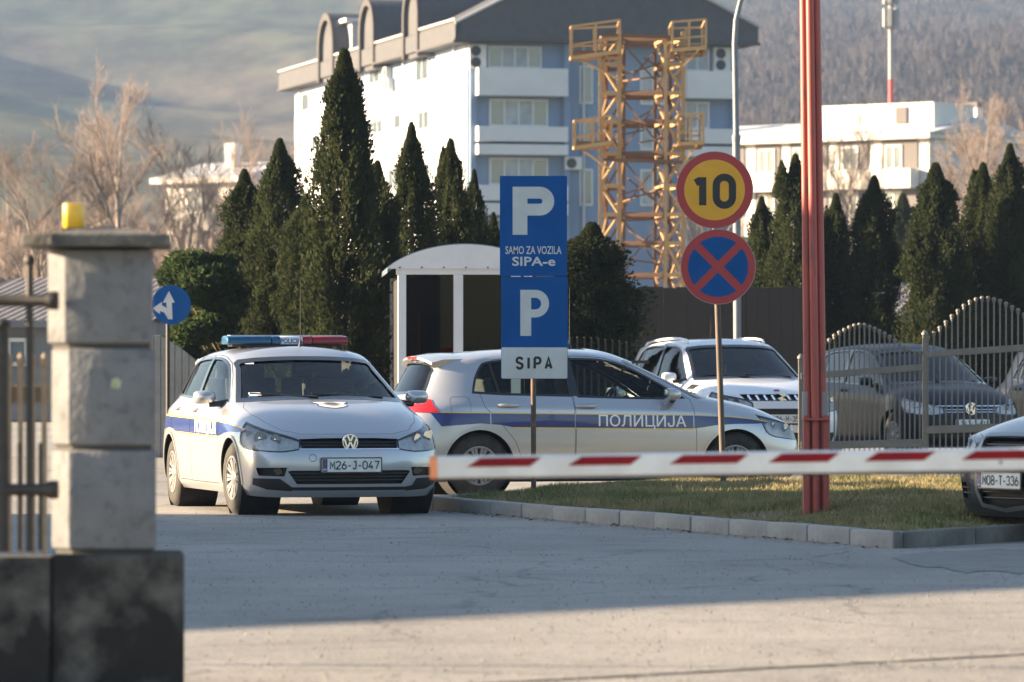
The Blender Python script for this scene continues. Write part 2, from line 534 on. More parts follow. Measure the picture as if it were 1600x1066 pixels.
def shell_mesh(fx, fy, fz, paint, inner, level=3, thick=.014):
    """The car's skin: control net -> smooth surface -> (surface BVH, thick closed skin mesh)."""
    bm = bmesh.new()
    grid = {}
    for side in (1, -1):
        for r, row in enumerate(CAGE):
            for c, (x, y, z) in enumerate(row):
                if y == 0 and side == -1:
                    grid[(side, r, c)] = grid[(1, r, c)]
                else:
                    grid[(side, r, c)] = bm.verts.new((fx(x), side * fy(y), fz(z)))
    cr = bm.edges.layers.float.new('crease_edge')
    for side in (1, -1):
        for r in range(9):
            for c in range(16):
                q = [grid[(side, r, c)], grid[(side, r, c + 1)], grid[(side, r + 1, c + 1)], grid[(side, r + 1, c)]]
                if side == 1:
                    q.reverse()
                q2 = []
                for p in q:
                    if p not in q2:
                        q2.append(p)
                bm.faces.new(q2)
    bm.verts.index_update()
    def crease(side, r, c, r2, c2, val):
        e = bm.edges.get((grid[(side, r, c)], grid[(side, r2, c2)]))
        if e:
            e[cr] = val
    for side in (1, -1):
        for c in range(16):
            crease(side, 0, c, 0, c + 1, .5)
            crease(side, 1, c, 1, c + 1, .35)
            crease(side, 4, c, 4, c + 1, .55 if c < 3 else .05)
            crease(side, 5, c, 5, c + 1, .45 if c > 4 else .1)
            crease(side, 6, c, 6, c + 1, .6 if c < 4 else .35)
            crease(side, 7, c, 7, c + 1, .25 if c < 12 else .5)
        for r in range(6, 7):
            crease(side, r, 4, r + 1, 4, .4)
    bmesh.ops.recalc_face_normals(bm, faces=bm.faces)
    me = bpy.data.meshes.new('skin')
    bm.to_mesh(me)
    bm.free()
    me.materials.append(paint)
    me.materials.append(inner)
    o = link('skin', me)
    md = o.modifiers.new('s', 'SUBSURF')
    md.levels = md.render_levels = level
    dg = bpy.context.evaluated_depsgraph_get()
    ev = o.evaluated_get(dg).to_mesh()
    # outward check
    bvh = BVHTree.FromPolygons([v.co.copy() for v in ev.vertices], [list(p.vertices) for p in ev.polygons])
    o.evaluated_get(dg).to_mesh_clear()
    md = o.modifiers.new('t', 'SOLIDIFY')
    md.thickness = thick
    md.offset = -1
    md.material_offset = 1
    dg = bpy.context.evaluated_depsgraph_get()
    out = bpy.data.meshes.new_from_object(o.evaluated_get(dg))
    bpy.data.objects.remove(o)
    return bvh, out


def boolean(me, cutter, op):
    a = link('a', me)
    cm = bpy.data.meshes.new('c')
    cm.from_pydata(cutter.v, [], cutter.f)
    cm.materials.append(me.materials[1])
    b = link('b', cm)
    md = a.modifiers.new('b', 'BOOLEAN')
    md.solver = 'EXACT'
    md.operation = op
    md.object = b
    md.material_mode = 'INDEX'
    dg = bpy.context.evaluated_depsgraph_get()
    out = bpy.data.meshes.new_from_object(a.evaluated_get(dg))
    bpy.data.objects.remove(a)
    bpy.data.objects.remove(b)
    return out


def grow(poly, d):
    """Outline moved outwards by d (inwards when negative)."""
    n = len(poly)
    A = sum(poly[i][0] * poly[(i + 1) % n][1] - poly[(i + 1) % n][0] * poly[i][1] for i in range(n))
    s = 1 if A > 0 else -1
    out = []
    for i in range(n):
        p0, p1, p2 = Vector(poly[i - 1]), Vector(poly[i]), Vector(poly[(i + 1) % n])
        e1, e2 = (p1 - p0).normalized(), (p2 - p1).normalized()
        n1, n2 = Vector((e1.y, -e1.x)) * s, Vector((e2.y, -e2.x)) * s
        b = n1 + n2
        k = d / max(.35, .5 * b.length_squared) if b.length > 1e-6 else d
        out.append(tuple(p1 + b * k))
    return out


def smooth_poly(poly, n=3, keep=()):
    """Closed Catmull-Rom through the corners; corners listed in keep stay sharp."""
    out = []
    m = len(poly)
    for i in range(m):
        p0, p1, p2, p3 = [Vector(poly[(i + k) % m]) for k in (-1, 0, 1, 2)]
        t1 = (p2 - p0) * .5 if i not in keep else (p2 - p1) * .5
        t2 = (p3 - p1) * .5 if (i + 1) % m not in keep else (p2 - p1) * .5
        for k in range(n):
            t = k / n
            h = (2 * t**3 - 3 * t**2 + 1, t**3 - 2 * t**2 + t, -2 * t**3 + 3 * t**2, t**3 - t**2)
            out.append(tuple(p1 * h[0] + t1 * h[1] + p2 * h[2] + t2 * h[3]))
    return out


class Proj:
    """A viewing direction from which outlines are laid on a car's skin."""
    def __init__(s, bvh, o, u, v, d):
        s.bvh, s.o, s.u, s.v, s.d = bvh, Vector(o), Vector(u), Vector(v), Vector(d)

    def hit(s, a, b, off=0.):
        p = s.o + s.u * a + s.v * b
        h, n, i, t = s.bvh.ray_cast(p + s.d * 4, -s.d)
        if h is None:
            h, n, i, t = s.bvh.find_nearest(p + s.d * 1.2)
        if n.dot(s.d) < 0:
            n = -n
        return h + n * off

    def sheet(s, vs, fs, off, res, name, material, parent, smooth=60, thick=0.):
        bm = bmesh.new()
        bv = [bm.verts.new((a, b, 0)) for a, b in vs]
        for f in fs:
            try:
                bm.faces.new([bv[i] for i in f])
            except ValueError:
                pass
        bmesh.ops.triangulate(bm, faces=bm.faces[:])
        if res:
            V = np.array(vs)
            for ax in (0, 1):
                lo, hi = V[:, ax].min(), V[:, ax].max()
                k = math.floor(lo / res) + 1
                while k * res < hi:
                    nrm = (1, 0, 0) if ax == 0 else (0, 1, 0)
                    bmesh.ops.bisect_plane(bm, geom=bm.verts[:] + bm.edges[:] + bm.faces[:], plane_co=[c * k * res for c in nrm], plane_no=nrm, dist=1e-6)
                    k += 1
        flip = s.u.cross(s.v).dot(s.d) < 0
        for p in bm.verts:
            p.co = s.hit(p.co.x, p.co.y, off)
        bmesh.ops.recalc_face_normals(bm, faces=bm.faces[:])
        bm.faces.ensure_lookup_table()
        if sum(f.normal.dot(s.d) for f in bm.faces) < 0:
            bmesh.ops.reverse_faces(bm, faces=bm.faces[:])
        me = bpy.data.meshes.new(name)
        bm.to_mesh(me)
        bm.free()
        for m in (material if isinstance(material, (list, tuple)) else [material]):
            me.materials.append(m)
        if smooth:
            shade(me, smooth)
        return link(name, me, parent)

    def patch(s, poly, off, name, material, parent, res=.05):
        return s.sheet(poly, [list(range(len(poly)))], off, res, name, material, parent)

    def ring(s, outer, inner, off, name, material, parent, res=.06):
        n = len(outer)
        return s.sheet(list(outer) + list(inner), [[i, (i + 1) % n, n + (i + 1) % n, n + i] for i in range(n)], off, res, name, material, parent)

    def text(s, body, height, at, off, name, material, parent, wide=1., bold=0., flip=1, res=.03, spacing=1., slope=0.):
        vs, fs = text_mesh(body, height, wide, bold, spacing)
        return s.sheet([(at[0] + flip * a, at[1] + b + slope * a) for a, b in vs], fs, off, res, name, material, parent, smooth=None)

    def cut(s, mb, poly, d0, d1):
        mb.prism(poly, s.o, s.u, s.v, s.d, d0, d1)


def wheel_parts(parent, loc, side, radius, steer=0., width=.205, rim=None):
    """wheel > tyre, rim; axis along y, outer face towards side."""
    rim = rim or radius * .60
    w = part_empty('wheel', parent, loc)
    w.rotation_euler = (0, 0, steer)
    M = Matrix.Rotation(R(-90) * side, 4, 'X')      # local +z of the lathe -> outwards
    h = width / 2
    prof = [(rim * .96, -h + .01), (rim + .02, -h), (radius - .035, -h), (radius - .010, -h + .022), (radius, -h + .045), (radius, h - .045),
            (radius - .010, h - .022), (radius - .035, h - .001), (rim + .025, h + .004), (rim + .004, h - .006), (rim * .97, h - .03), (rim * .96, -h + .01)]
    mb = MB().lathe(prof, 56, M, cap=False)
    # tread blocks proud of the crown
    for row, (y0, y1) in enumerate(((-h + .03, -h + .085), (-h + .092, h - .092), (h - .085, h - .03))):
        for k in range(64):
            a0 = 2 * PI * (k + .5 * (row % 2)) / 64
            a1 = a0 + 2 * PI / 64 * .72
            vs = [M @ Vector((r * math.cos(a), r * math.sin(a), z)) for r in (radius - .004, radius + .0025) for z in (y0, y1) for a in (a0, a1)]
            mb.add(vs, [(4, 5, 7, 6), (0, 4, 6, 2), (1, 3, 7, 5), (0, 1, 5, 4), (2, 6, 7, 3)])
    mb.build('tyre', M_tyre, w, smooth=40)
    rb = MB()
    rb.cur = 1
    rb.lathe([(rim * .97, h - .05), (.02, h - .05)], 40, M, cap=False)
    rb.lathe([(rim, -h + .02), (rim, h - .02)], 40, M, cap=False)
    rb.cur = 0
    rb.lathe([(rim + .004, h - .012), (rim + .002, h + .002), (rim - .012, h + .004), (rim - .022, h - .012), (rim - .022, h - .045)], 48, M, cap=False)
    rb.lathe([(.062, h - .05), (.060, h - .012), (.045, h - .004), (.0, h - .001)], 24, M, cap=False)
    for k in range(10):
        for e in (-1, 1):
            a = 2 * PI * k / 10 + e * .115
            ai = 2 * PI * k / 10 + e * .16
            ca, sa, ci, si = math.cos(a), math.sin(a), math.cos(ai), math.sin(ai)
            ro, ri = rim - .015, .05
            ho, hi = .0195 * rim / .2, .007
            vs = []
            for (r, c_, s_, hw, zt) in ((ri, ci, si, hi, h - .014), (ro, ca, sa, ho * .85, h - .004)):
                for t in (-1, 1):
                    vs.append(M @ Vector((r * c_ - t * hw * s_, r * s_ + t * hw * c_, zt)))
                for t in (-1, 1):
                    vs.append(M @ Vector((r * c_ - t * hw * 1.1 * s_, r * s_ + t * hw * 1.1 * c_, zt - .03)))
            rb.add(vs, [(0, 1, 5, 4), (0, 4, 6, 2), (1, 3, 7, 5), (2, 6, 7, 3)])
    rb.build('rim', [M_alloy, M_black], w, smooth=30)
    return w


def emblem_golf(parent, o, u, v, d, r):
    """Round badge: ring, with the letters V over W built as strokes."""
    mb = MB()
    M = Matrix.Identity(4)
    o, u, v, d = Vector(o), Vector(u), Vector(v), Vector(d)
    Mx = Matrix((u, v, d)).transposed().to_4x4()
    Mx.translation = o
    mb.cur = 1
    mb.lathe([(r * .99, -.02), (r * .99, .0), (.0, .004)], 32, Mx, cap=False)
    mb.cur = 0
    mb.lathe([(r, -.02), (r * 1.02, .004), (r * .97, .010), (r * .86, .010), (r * .84, .002)], 40, Mx, cap=False)
    def stroke(p, q, w=.105):
        p, q = Vector(p) * r, Vector(q) * r
        t = (q - p).normalized()
        nn = Vector((-t.y, t.x)) * w * r
        mb.prism([tuple(p + nn), tuple(p - nn), tuple(q - nn), tuple(q + nn)], o, u, v, d, .001, .010)
    stroke((-.34, .80), (-.02, .14)); stroke((.34, .80), (.02, .14))
    stroke((-.74, .38), (-.36, -.74)); stroke((-.36, -.74), (-.03, .02))
    stroke((.74, .38), (.36, -.74)); stroke((.36, -.74), (.03, .02))
    return mb.build('badge', [M_chrome, M_gloss], parent, smooth=40)


def number_plate(parent, o, u, v, d, left_text, euro=True, w=.52, h=.113, frame=True, wide=.78):
    o, u, v, d = Vector(o), Vector(u), Vector(v), Vector(d)
    p = MB().prism(rounded(w + .022, h + .022, .012), o, u, v, d, -.012, .004).build('licence_plate', M_gloss, parent)
    MB().prism(rounded(w, h, .008), o, u, v, d, .0035, .007).build('plate_face', M_plate, p)
    MB().prism(rounded(.045, h - .004, .004), o - u * (w / 2 - .026), u, v, d, .0065, .009).build('blue_band', M_blue, p)
    flat_text('BIH', .016, o - u * (w / 2 - .026) - v * .036 + d * .0105, u, v, 'country_code', M_wfilm, p, wide=.9)
    stroke_text(left_text, h * .66, o + u * .027 + d * .0095, u, v, d, 'registration', M_ink, p, w=.50, sw=.135, gap=.19)
    return p


def build_car(spec):
    fx, fy, fz = spec.get('fx', ident), spec.get('fy', ident), spec.get('fz', ident)
    paint, glass = spec['paint'], spec['glass']
    root = thing(spec['name'], spec['label'], 'car', spec['loc'], spec['rz'], spec.get('group'))
    bvh, skin = shell_mesh(fx, fy, fz, paint, M_cabin)
    wr = spec.get('wheel_r', .316)
    ax = [fx(1.318), fx(-1.318)]
    m2 = lambda poly, f1, f2: [(f1(a), f2(b)) for a, b in poly]
    side = {s: Proj(bvh, (0, 0, 0), (1, 0, 0), (0, 0, 1), (0, s, 0)) for s in (1, -1)}
    front = Proj(bvh, (0, 0, 0), (0, 1, 0), (0, 0, 1), (1, 0, 0))
    rear = Proj(bvh, (0, 0, 0), (0, 1, 0), (0, 0, 1), (-1, 0, 0))
    top = Proj(bvh, (0, 0, 0), (1, 0, 0), (0, 1, 0), (0, 0, 1))
    fside = lambda poly: m2(poly, fx, fz)
    ffront = lambda poly: m2(poly, fy2, fz)
    fy2 = lambda y: math.copysign(fy(abs(y)), y) if y else 0.
    win_f = smooth_poly(fside([(-.295, .995), (-.33, 1.20), (-.345, 1.352), (-.15, 1.35), (.02, 1.335), (.22, 1.285), (.44, 1.175), (.64, 1.06), (.80, .972), (.30, .978)]), 2, keep=(0, 2, 8))
    win_r = smooth_poly(fside([(-1.35, 1.035), (-1.315, 1.16), (-1.25, 1.275), (-1.17, 1.318), (-.85, 1.345), (-.415, 1.354), (-.40, 1.20), (-.375, 1.003), (-1.05, 1.018)]), 2, keep=(0, 5, 7))
    ws = smooth_poly(ffront([(-.725, .985), (-.675, 1.10), (-.61, 1.26), (-.575, 1.325), (-.28, 1.350), (0, 1.355), (.28, 1.350), (.575, 1.325), (.61, 1.26), (.675, 1.10), (.725, .985), (.36, 1.008), (0, 1.012), (-.36, 1.008)]), 2, keep=(0, 10))
    rw = smooth_poly(ffront([(-.56, 1.04), (-.50, 1.20), (-.44, 1.30), (0, 1.325), (.44, 1.30), (.50, 1.20), (.56, 1.04), (0, 1.02)]), 2, keep=(0, 6))
    door_f = fside([(-.345, .26), (.84, .26), (.905, .32), (.90, .62), (.875, .90), (.865, .955), (.66, 1.085), (.45, 1.205), (.22, 1.315), (.02, 1.365), (-.15, 1.381), (-.365, 1.386), (-.35, 1.0), (-.335, .7)])
    door_r = fside([(-.353, .26), (-.343, .7), (-.358, 1.0), (-.373, 1.386), (-.85, 1.375), (-1.12, 1.352), (-1.19, 1.30), (-1.26, 1.17), (-1.30, 1.03), (-1.26, .88), (-1.10, .72), (-.96, .55), (-.90, .40), (-.885, .26)])
    bonnet = [(2.02, -.40), (2.04, -.2), (2.045, 0), (2.04, .2), (2.02, .40), (1.93, .56), (1.72, .665), (1.45, .725), (1.2, .735), (1.05, .70), (1.10, .5), (1.17, .3), (1.19, 0), (1.17, -.3), (1.10, -.5), (1.05, -.70), (1.2, -.735), (1.45, -.725), (1.72, -.665), (1.93, -.56)]
    bonnet = [(fx(a), fy2(b)) for a, b in bonnet]
    a40 = R(40)
    diag = {s: Proj(bvh, (0, 0, 0), (-math.sin(a40), s * math.cos(a40), 0), (0, 0, 1), (math.cos(a40), s * math.sin(a40), 0)) for s in (1, -1)}
    dfx = fx(1.9) - 1.9
    lamp = spec.get('lamp') or [(-1.01, .575), (-.995, .645), (-.86, .69), (-.64, .74), (-.47, .78), (-.395, .80), (-.383, .72), (-.395, .64), (-.46, .588), (-.66, .562), (-.88, .552)]
    if not spec.get('lamp'):
        sh = -math.sin(a40) * dfx
        lamp = [(u + sh, fz(z)) for u, z in lamp]
    lamp = smooth_poly(lamp, 2, keep=(0, 1, 5))
    # ---- openings
    cut, cut2 = MB(), MB()
    front.cut(cut2, ws, fx(.05), fx(1.6))
    rear.cut(cut2, rw, -fx(-1.35), -fx(-2.6))
    for s in (1, -1):
        side[s].cut(cut, win_f, .45, 1.3)
        side[s].cut(cut, win_r, .45, 1.3)
        diag[s].cut(cut, lamp, 1.35, 2.8)
        for x in ax:
            arch = [(x + (wr + .035) * math.cos(R(k)), wr + (wr + .035) * math.sin(R(k))) for k in range(0, 360, 10)]
            side[s].cut(cut, arch, .56, 1.3)
    for poly in spec['openings']:
        front.cut(cut2, poly, fx(1.75), fx(1.5) + 1.3)
    skin1 = boolean(boolean(skin, cut, 'DIFFERENCE'), cut2, 'DIFFERENCE')
    gap = .0035
    seams = MB()
    for s in (1, -1):
        side[s].cut(seams, grow(door_f, gap), .40, 1.31)
        side[s].cut(seams, grow(door_r, -.001), .40, 1.31)
    top.cut(seams, grow(bonnet, gap), .45, fz(1.06))
    body = boolean(skin1.copy(), seams, 'DIFFERENCE')
    shade(body, 38)
    link('body', body, root)
    pb = MB()
    top.cut(pb, bonnet, .45, fz(1.06))
    bon = boolean(skin1.copy(), pb, 'INTERSECT')
    shade(bon, 38)
    bon_o = link('bonnet', bon, root)
    doors = {}
    for s in (1, -1):
        for key, poly in (('f', grow(door_f, -.001)), ('r', grow(door_r, -gap - .002))):
            pd = MB()
            side[s].cut(pd, poly, .40, 1.31)
            dm = boolean(skin1.copy(), pd, 'INTERSECT')
            shade(dm, 38)
            doors[(s, key)] = link('door', dm, root)
    # ---- glazing with black surrounds
    for s in (1, -1):
        for key, poly in (('f', win_f), ('r', win_r)):
            dr = doors[(s, key)]
            side[s].patch(grow(poly, .012), -.008, 'window_pane', glass, dr, .08)
            side[s].ring(grow(poly, .016), grow(poly, -.006), .002, 'window_seal', M_gloss, dr)
        # black pillar cover between the windows and quarter-light bar
        side[s].patch(fside([(-.392, 1.0), (-.41, 1.2), (-.418, 1.372), (-.34, 1.372), (-.325, 1.2), (-.285, .99)]), .004, 'pillar_cover', M_gloss, doors[(s, 'r')], .06)
        side[s].patch(fside([(-1.115, 1.02), (-1.175, 1.32), (-1.15, 1.325), (-1.085, 1.02)]), .001, 'quarter_bar', M_black, doors[(s, 'r')], .06)
        # handle: bowl and grip
        for key, hx in (('f', -.235), ('r', -1.03)):
            hz = .905 if key == 'r' else .895
            dr = doors[(s, key)]
            hx, hz = fx(hx), fz(hz)
            side[s].patch(rounded(.15, .055, .026, 4, hx + .02, hz - .004), .0015, 'handle_bowl', M_silver if paint is M_silver else paint, dr, .04)
            p = side[s].hit(hx, hz)
            h = MB()
            h.path([(hx - .10, p.y - s * .004, hz), (hx - .085, p.y + s * .026, hz), (hx, p.y + s * .036, hz + .001), (hx + .085, p.y + s * .030, hz), (hx + .105, p.y - s * .004, hz)], [.012, .016, .017, .016, .012], 8)
            h.build('handle', paint, dr, smooth=60)
    front.patch(grow(ws, .012), -.009, 'windscreen', glass, root, .08)
    front.ring(grow(ws, .018), grow(ws, -.016), .0025, 'windscreen_seal', M_gloss, root)
    rear.patch(grow(rw, .012), -.008, 'rear_window', spec.get('rear_glass', glass), root, .08)
    rear.ring(grow(rw, .018), grow(rw, -.012), .002, 'rear_window_seal', M_gloss, root)
    # ---- fuel flap on the right flank
    flap = rounded(.19, .16, .04, 4, fx(-1.50), fz(.905))
    side[-1].ring(grow(flap, .003), flap, .0015, 'fuel_flap', M_under, root)
    # ---- head lamps
    for s in (1, -1):
        hl = diag[s].ring(grow(lamp, .006), grow(lamp, -.006), .002, 'headlight', M_gloss, root)
        diag[s].patch(grow(lamp, .004), -.014, 'lamp_housing', M_lampbase, hl, .05)
        us = [p[0] for p in lamp]
        zs = [p[1] for p in lamp]
        u0, u1, zc = min(us), max(us), sum(zs) / len(zs)
        for k, (t, rr, dz) in enumerate(((.34, .050, -.004), (.58, .060, .008), (.82, .030, .045))):
            uu = u0 + (u1 - u0) * t
            zz = zc + dz
            rr *= spec.get('lamp_scale', 1.)
            c = diag[s].hit(uu, zz, -.011)
            Mx = Matrix((diag[s].u, diag[s].v, diag[s].d)).transposed().to_4x4()
            Mx.translation = c
            b = MB()
            b.lathe([(rr, .006), (rr * .93, .006), (rr * .85, -.004), (rr * .6, -.006), (rr * .25, -.007)], 28, Mx)
            b.lathe([(rr * .30, -.006), (rr * .30, .004), (rr * .16, .010), (0, .012)], 14, Mx, cap=False)
            b.build('reflector', M_lampin, hl, smooth=40)
        diag[s].patch(grow(lamp, .003), -.001, 'lamp_lens', M_lens, hl, .05)
        # tail lamp
        adr = R(140)
        rd = Proj(bvh, (0, 0, 0), (-math.sin(adr), s * math.cos(adr), 0), (0, 0, 1), (math.cos(adr), s * math.sin(adr), 0))
        t2 = [(.45, .835), (.50, .875), (.585, .955), (.64, .965), (.98, .955), (.98, .84), (.60, .833)]
        t2 = [(u, fz(z)) for u, z in t2]
        t2 = [(u + math.sin(adr) * -(fx(-1.8) + 1.8), z) for u, z in t2]
        rd.patch(t2, .007, 'tail_light', M_red, root, .05)
        # wheel arch lips and wells
        for x in ax:
            n = 22
            o_, i_ = [], []
            for k in range(n + 1):
                a = R(-8 + 196 * k / n)
                o_.append((x + (wr + .062) * math.cos(a), wr + (wr + .062) * math.sin(a)))
                i_.append((x + (wr + .034) * math.cos(a), wr + (wr + .034) * math.sin(a)))
            vs = o_ + i_
            side[s].sheet(vs, [[k, k + 1, n + 2 + k, n + 1 + k] for k in range(n)], .006, .08, 'arch_lip', spec.get('lip', paint), root)
            w = MB()
            pr = [(wr + .04, .50), (wr + .04, fy(.86) - .012)]
            Mw = Matrix.Rotation(R(-90) * s, 4, 'X')
            Mw.translation = (x, 0, wr)
            w.lathe(pr, 36, Mw, cap=False)
            w.lathe([(wr + .04, .50), (.02, .50)], 36, Mw, cap=False)
            w.build('wheel_well', M_under, root)
            wheel_parts(root, (x, s * (fy(.865) - .1025), wr), s, wr, steer=spec.get('steer', 0.) if x > 0 else 0.)
        # mirror
        mx_, mz_ = fx(.62), fz(1.02)
        base = side[s].hit(fx(.70), fz(.975))
        cy = fy(.83) + .135
        g = MB()
        n = 12
        for ring in range(7):
            t = ring / 6
            for k in range(n):
                a = 2 * PI * k / n
                sq = lambda c: math.copysign(abs(c) ** .6, c)
                wdt = (.10 * (.75 + .25 * math.sin(PI * t)))
                hgt = (.060 * (.80 + .2 * math.sin(PI * min(1, t * 1.2))))
                dep = [-.055, -.05, -.02, .02, .055, .08, .09][ring]
                k2 = [1., 1.03, 1.04, 1.0, .86, .6, .25][ring]
                g.v.append((mx_ + dep, s * (cy + wdt * k2 * sq(math.cos(a))), mz_ + hgt * k2 * sq(math.sin(a)) - .01))
        for ring in range(6):
            for k in range(n):
                q = [ring * n + k, ring * n + (k + 1) % n, (ring + 1) * n + (k + 1) % n, (ring + 1) * n + k]
                g.f.append(q if s > 0 else q[::-1]); g.m.append(0)
        g.f.append([6 * n + k for k in range(n)]); g.m.append(0)
        g.f.append([k for k in range(n)]); g.m.append(1)
        mo = g.build('wing_mirror', [spec.get('mirror', paint), M_chrome], root, smooth=50)
        MB().path([base + Vector((0, -s * .03, -.012)), (mx_ + .02, s * (cy - .04), mz_ - .075)], [.035, .022], 8).build('mirror_arm', M_black, mo, smooth=50)
    # ---- underside and cabin
    MB().box((0, 0, fz(.20)), (3.2, 1.14, .10)).box((fx(1.62), 0, .23), (.62, 1.30, .14)).box((fx(-1.6), 0, .28), (.5, 1.3, .12)).build('underbody', M_under, root)
    cb = MB()
    cb.box((fx(-.15), 0, fz(.36)), (fx(.95) - fx(-1.25), 1.5, .04))
    cb.prism([(fx(.93), fz(.50)), (fx(.98), fz(.90)), (fx(.92), fz(.955)), (fx(.55), fz(.93)), (fx(.45), fz(.86)), (fx(.52), fz(.55))], (0, 0, 0), (1, 0, 0), (0, 0, 1), (0, 1, 0), -.72, .72)
    cb.build('dashboard', M_cabin, root)
    MB().box((fx(-1.55), 0, fz(.72)), (.5, 1.3, .45)).build('parcel_shelf', M_cabin, root)
    for sx, sy in ((-.05, .36), (-.05, -.36), (-.92, .36), (-.92, -.36)):
        st = MB()
        X = fx(sx)
        st.prism(rounded(.50, .13, .05, 4), (X + .12, sy, fz(.58)), (1, 0, 0), (0, 0, 1), (0, 1, 0), -.25, .25)
        st.prism([(-.10, 0), (-.24, .58), (-.20, .62), (-.14, .62), (.02, 0)], (X - .06, sy, fz(.56)), (1, 0, 0), (0, 0, 1), (0, 1, 0), -.23, .23)
        so = st.build('seat', M_seat, root, bevel=.02, smooth=50)
        MB().prism(rounded(.09, .19, .035, 4), (X - .26, sy, fz(.56) + .71), (1, 0, 0), (0, 0, 1), (0, 1, 0), -.13, .13).build('headrest', M_seat, so, bevel=.015, smooth=50)
    sw = MB()
    Ms = Matrix.Translation((fx(.36), .36, fz(.90))) @ Matrix.Rotation(R(-66), 4, 'Y')
    pts = [Ms @ Vector((.18 * math.cos(2 * PI * k / 24), .18 * math.sin(2 * PI * k / 24), 0)) for k in range(25)]
    sw.path(pts, .015, 8, caps=False)
    sw.tube(Ms @ Vector((-.17, 0, 0)), Ms @ Vector((.17, 0, 0)), .02)
    sw.tube(Ms @ Vector((0, 0, 0)), Ms @ Vector((0, .17, 0)), .02)
    sw.lathe([(.07, -.03), (.06, .02)], 16, Ms)
    sw.build('steering_wheel', M_black, root, smooth=50)
    MB().prism(rounded(.22, .07, .03), (fx(.45), 0, fz(1.27)), (0, 1, 0), (0, 0, 1), (1, 0, 0), -.02, .02).build('rear_view_mirror', M_black, root)
    # wipers
    for y0, y1 in ((.55, -.10), (-.05, -.62)):
        a_, b_ = front.hit(fy2(y0), fz(1.005), .012), front.hit(fy2(y1), fz(1.03), .018)
        MB().tube(a_, b_, .007, n=6).build('wiper', M_black, root)
    return root, dict(front=front, side=side, top=top, rear=rear, diag=diag, fx=fx, fy2=fy2, fz=fz, bonnet=bon_o, doors=doors, bvh=bvh)


def grille_back(P, poly, name, root, bars=0, depth=.05, material=None, barmat=None):
    """A recessed dark mesh plate with horizontal bars in a bumper opening."""
    g = P['front'].patch(grow(poly, .01), -depth, name, material or M_black, root, .08)
    ys = [p[0] for p in poly]
    zs = [p[1] for p in poly]
    for k in range(bars):
        z = min(zs) + (max(zs) - min(zs)) * (k + 1) / (bars + 1)
        xs = []
        n = len(poly)
        for i in range(n):
            (a, b), (c, d) = poly[i], poly[(i + 1) % n]
            if (b - z) * (d - z) < 0:
                xs.append(a + (c - a) * (z - b) / (d - b))
        if len(xs) < 2:
            continue
        y0, y1 = min(xs), max(xs)
        pts = [P['front'].hit(y0 + (y1 - y0) * t / 10, z, -.018) for t in range(11)]
        MB().path(pts, .007, 6).build('bar', barmat or M_black, g, smooth=50)
    return g


def golf_front(root, P):
    f = P['front']
    gr = GOLF_OPEN[0]
    grille_back(P, gr, 'grille', root, 2, .045)
    lo = [p for p in gr]
    f.sheet([(-.44, .570), (.44, .570), (.44, .579), (-.44, .579)], [[0, 1, 2, 3]], .004, .06, 'chrome_strip', M_chrome, root)
    c = f.hit(0, .628, .012)
    emblem_golf(root, c, (0, 1, 0), (0, 0, 1), (1, 0, 0), .070)
    grille_back(P, GOLF_OPEN[1], 'lower_grille', root, 3, .05)
    for s in (0, 1):
        fg = grille_back(P, GOLF_OPEN[2 + s], 'fog_grille', root, 0, .04)
        sg = 1 if s == 0 else -1
        c = f.hit(sg * .62, .380, -.022)
        Mx = Matrix.Translation(c) @ Matrix.Rotation(R(90), 4, 'Y')
        MB().lathe([(.04, 0), (.034, .004), (.02, -.012)], 18, Mx).build('fog_lamp', M_gloss, fg, smooth=40)
        # lower black scoop under the fog lamp, running into the black lip
        f.patch([(sg * .50, .215), (sg * .50, .250), (sg * .56, .262), (sg * .60, .322), (sg * .80, .326), (sg * .80, .27), (sg * .70, .230)], .003, 'lower_scoop', M_black, root, .04)
    f.sheet([(-.52, .222), (.52, .222), (.52, .250), (-.52, .250)], [[0, 1, 2, 3]], .003, .05, 'bumper_lip', M_black, root)
    for y, r in ((-.33, .031),):
        ring = [(y + (r) * math.cos(2 * PI * k / 20), .50 + r * math.sin(2 * PI * k / 20)) for k in range(20)]
        f.ring(grow(ring, .002), grow(ring, -.002), .001, 'tow_cover', M_under, root)
    # wing-to-bumper joint
    for s in (1, -1):
        P['side'][s].sheet([(1.63, .62), (1.634, .62), (1.634, .735), (1.63, .735)], [[0, 1, 2, 3]], .001, .03, 'bumper_joint', M_under, root)
    # spoiler over the rear glass
    sp = MB()
    rows = []
    tp = P['top']
    for yy in np.linspace(-.57, .57, 15):
        e = .5 * (abs(yy) / .57) ** 4
        z0 = tp.hit(-1.40, yy).z
        z1 = tp.hit(-1.40, yy).z - .034
        xe = -1.765 + .09 * e
        rows.append([(-1.38, yy, z0 + .0015), (-1.60, yy, (z0 + z1) / 2 + .014), (xe, yy, z1), (xe - .004, yy, z1 - .022), (-1.68, yy * .97, z1 - .05), (-1.45, yy * .97, z0 - .05)])
    for rr in rows:
        sp.v.extend(rr)
    for i in range(14):
        for k in range(6):
            sp.f.append([i * 6 + k, i * 6 + (k + 1) % 6, (i + 1) * 6 + (k + 1) % 6, (i + 1) * 6 + k]); sp.m.append(0)
    sp.f.append([5, 4, 3, 2, 1, 0]); sp.f.append([84 + k for k in range(6)]); sp.m += [0, 0]
    so = sp.build('rear_spoiler', M_silver, root, smooth=40)
    MB().box((-1.767, 0, tp.hit(-1.40, 0).z - .05), (.012, .34, .022)).build('brake_light', M_red, so)


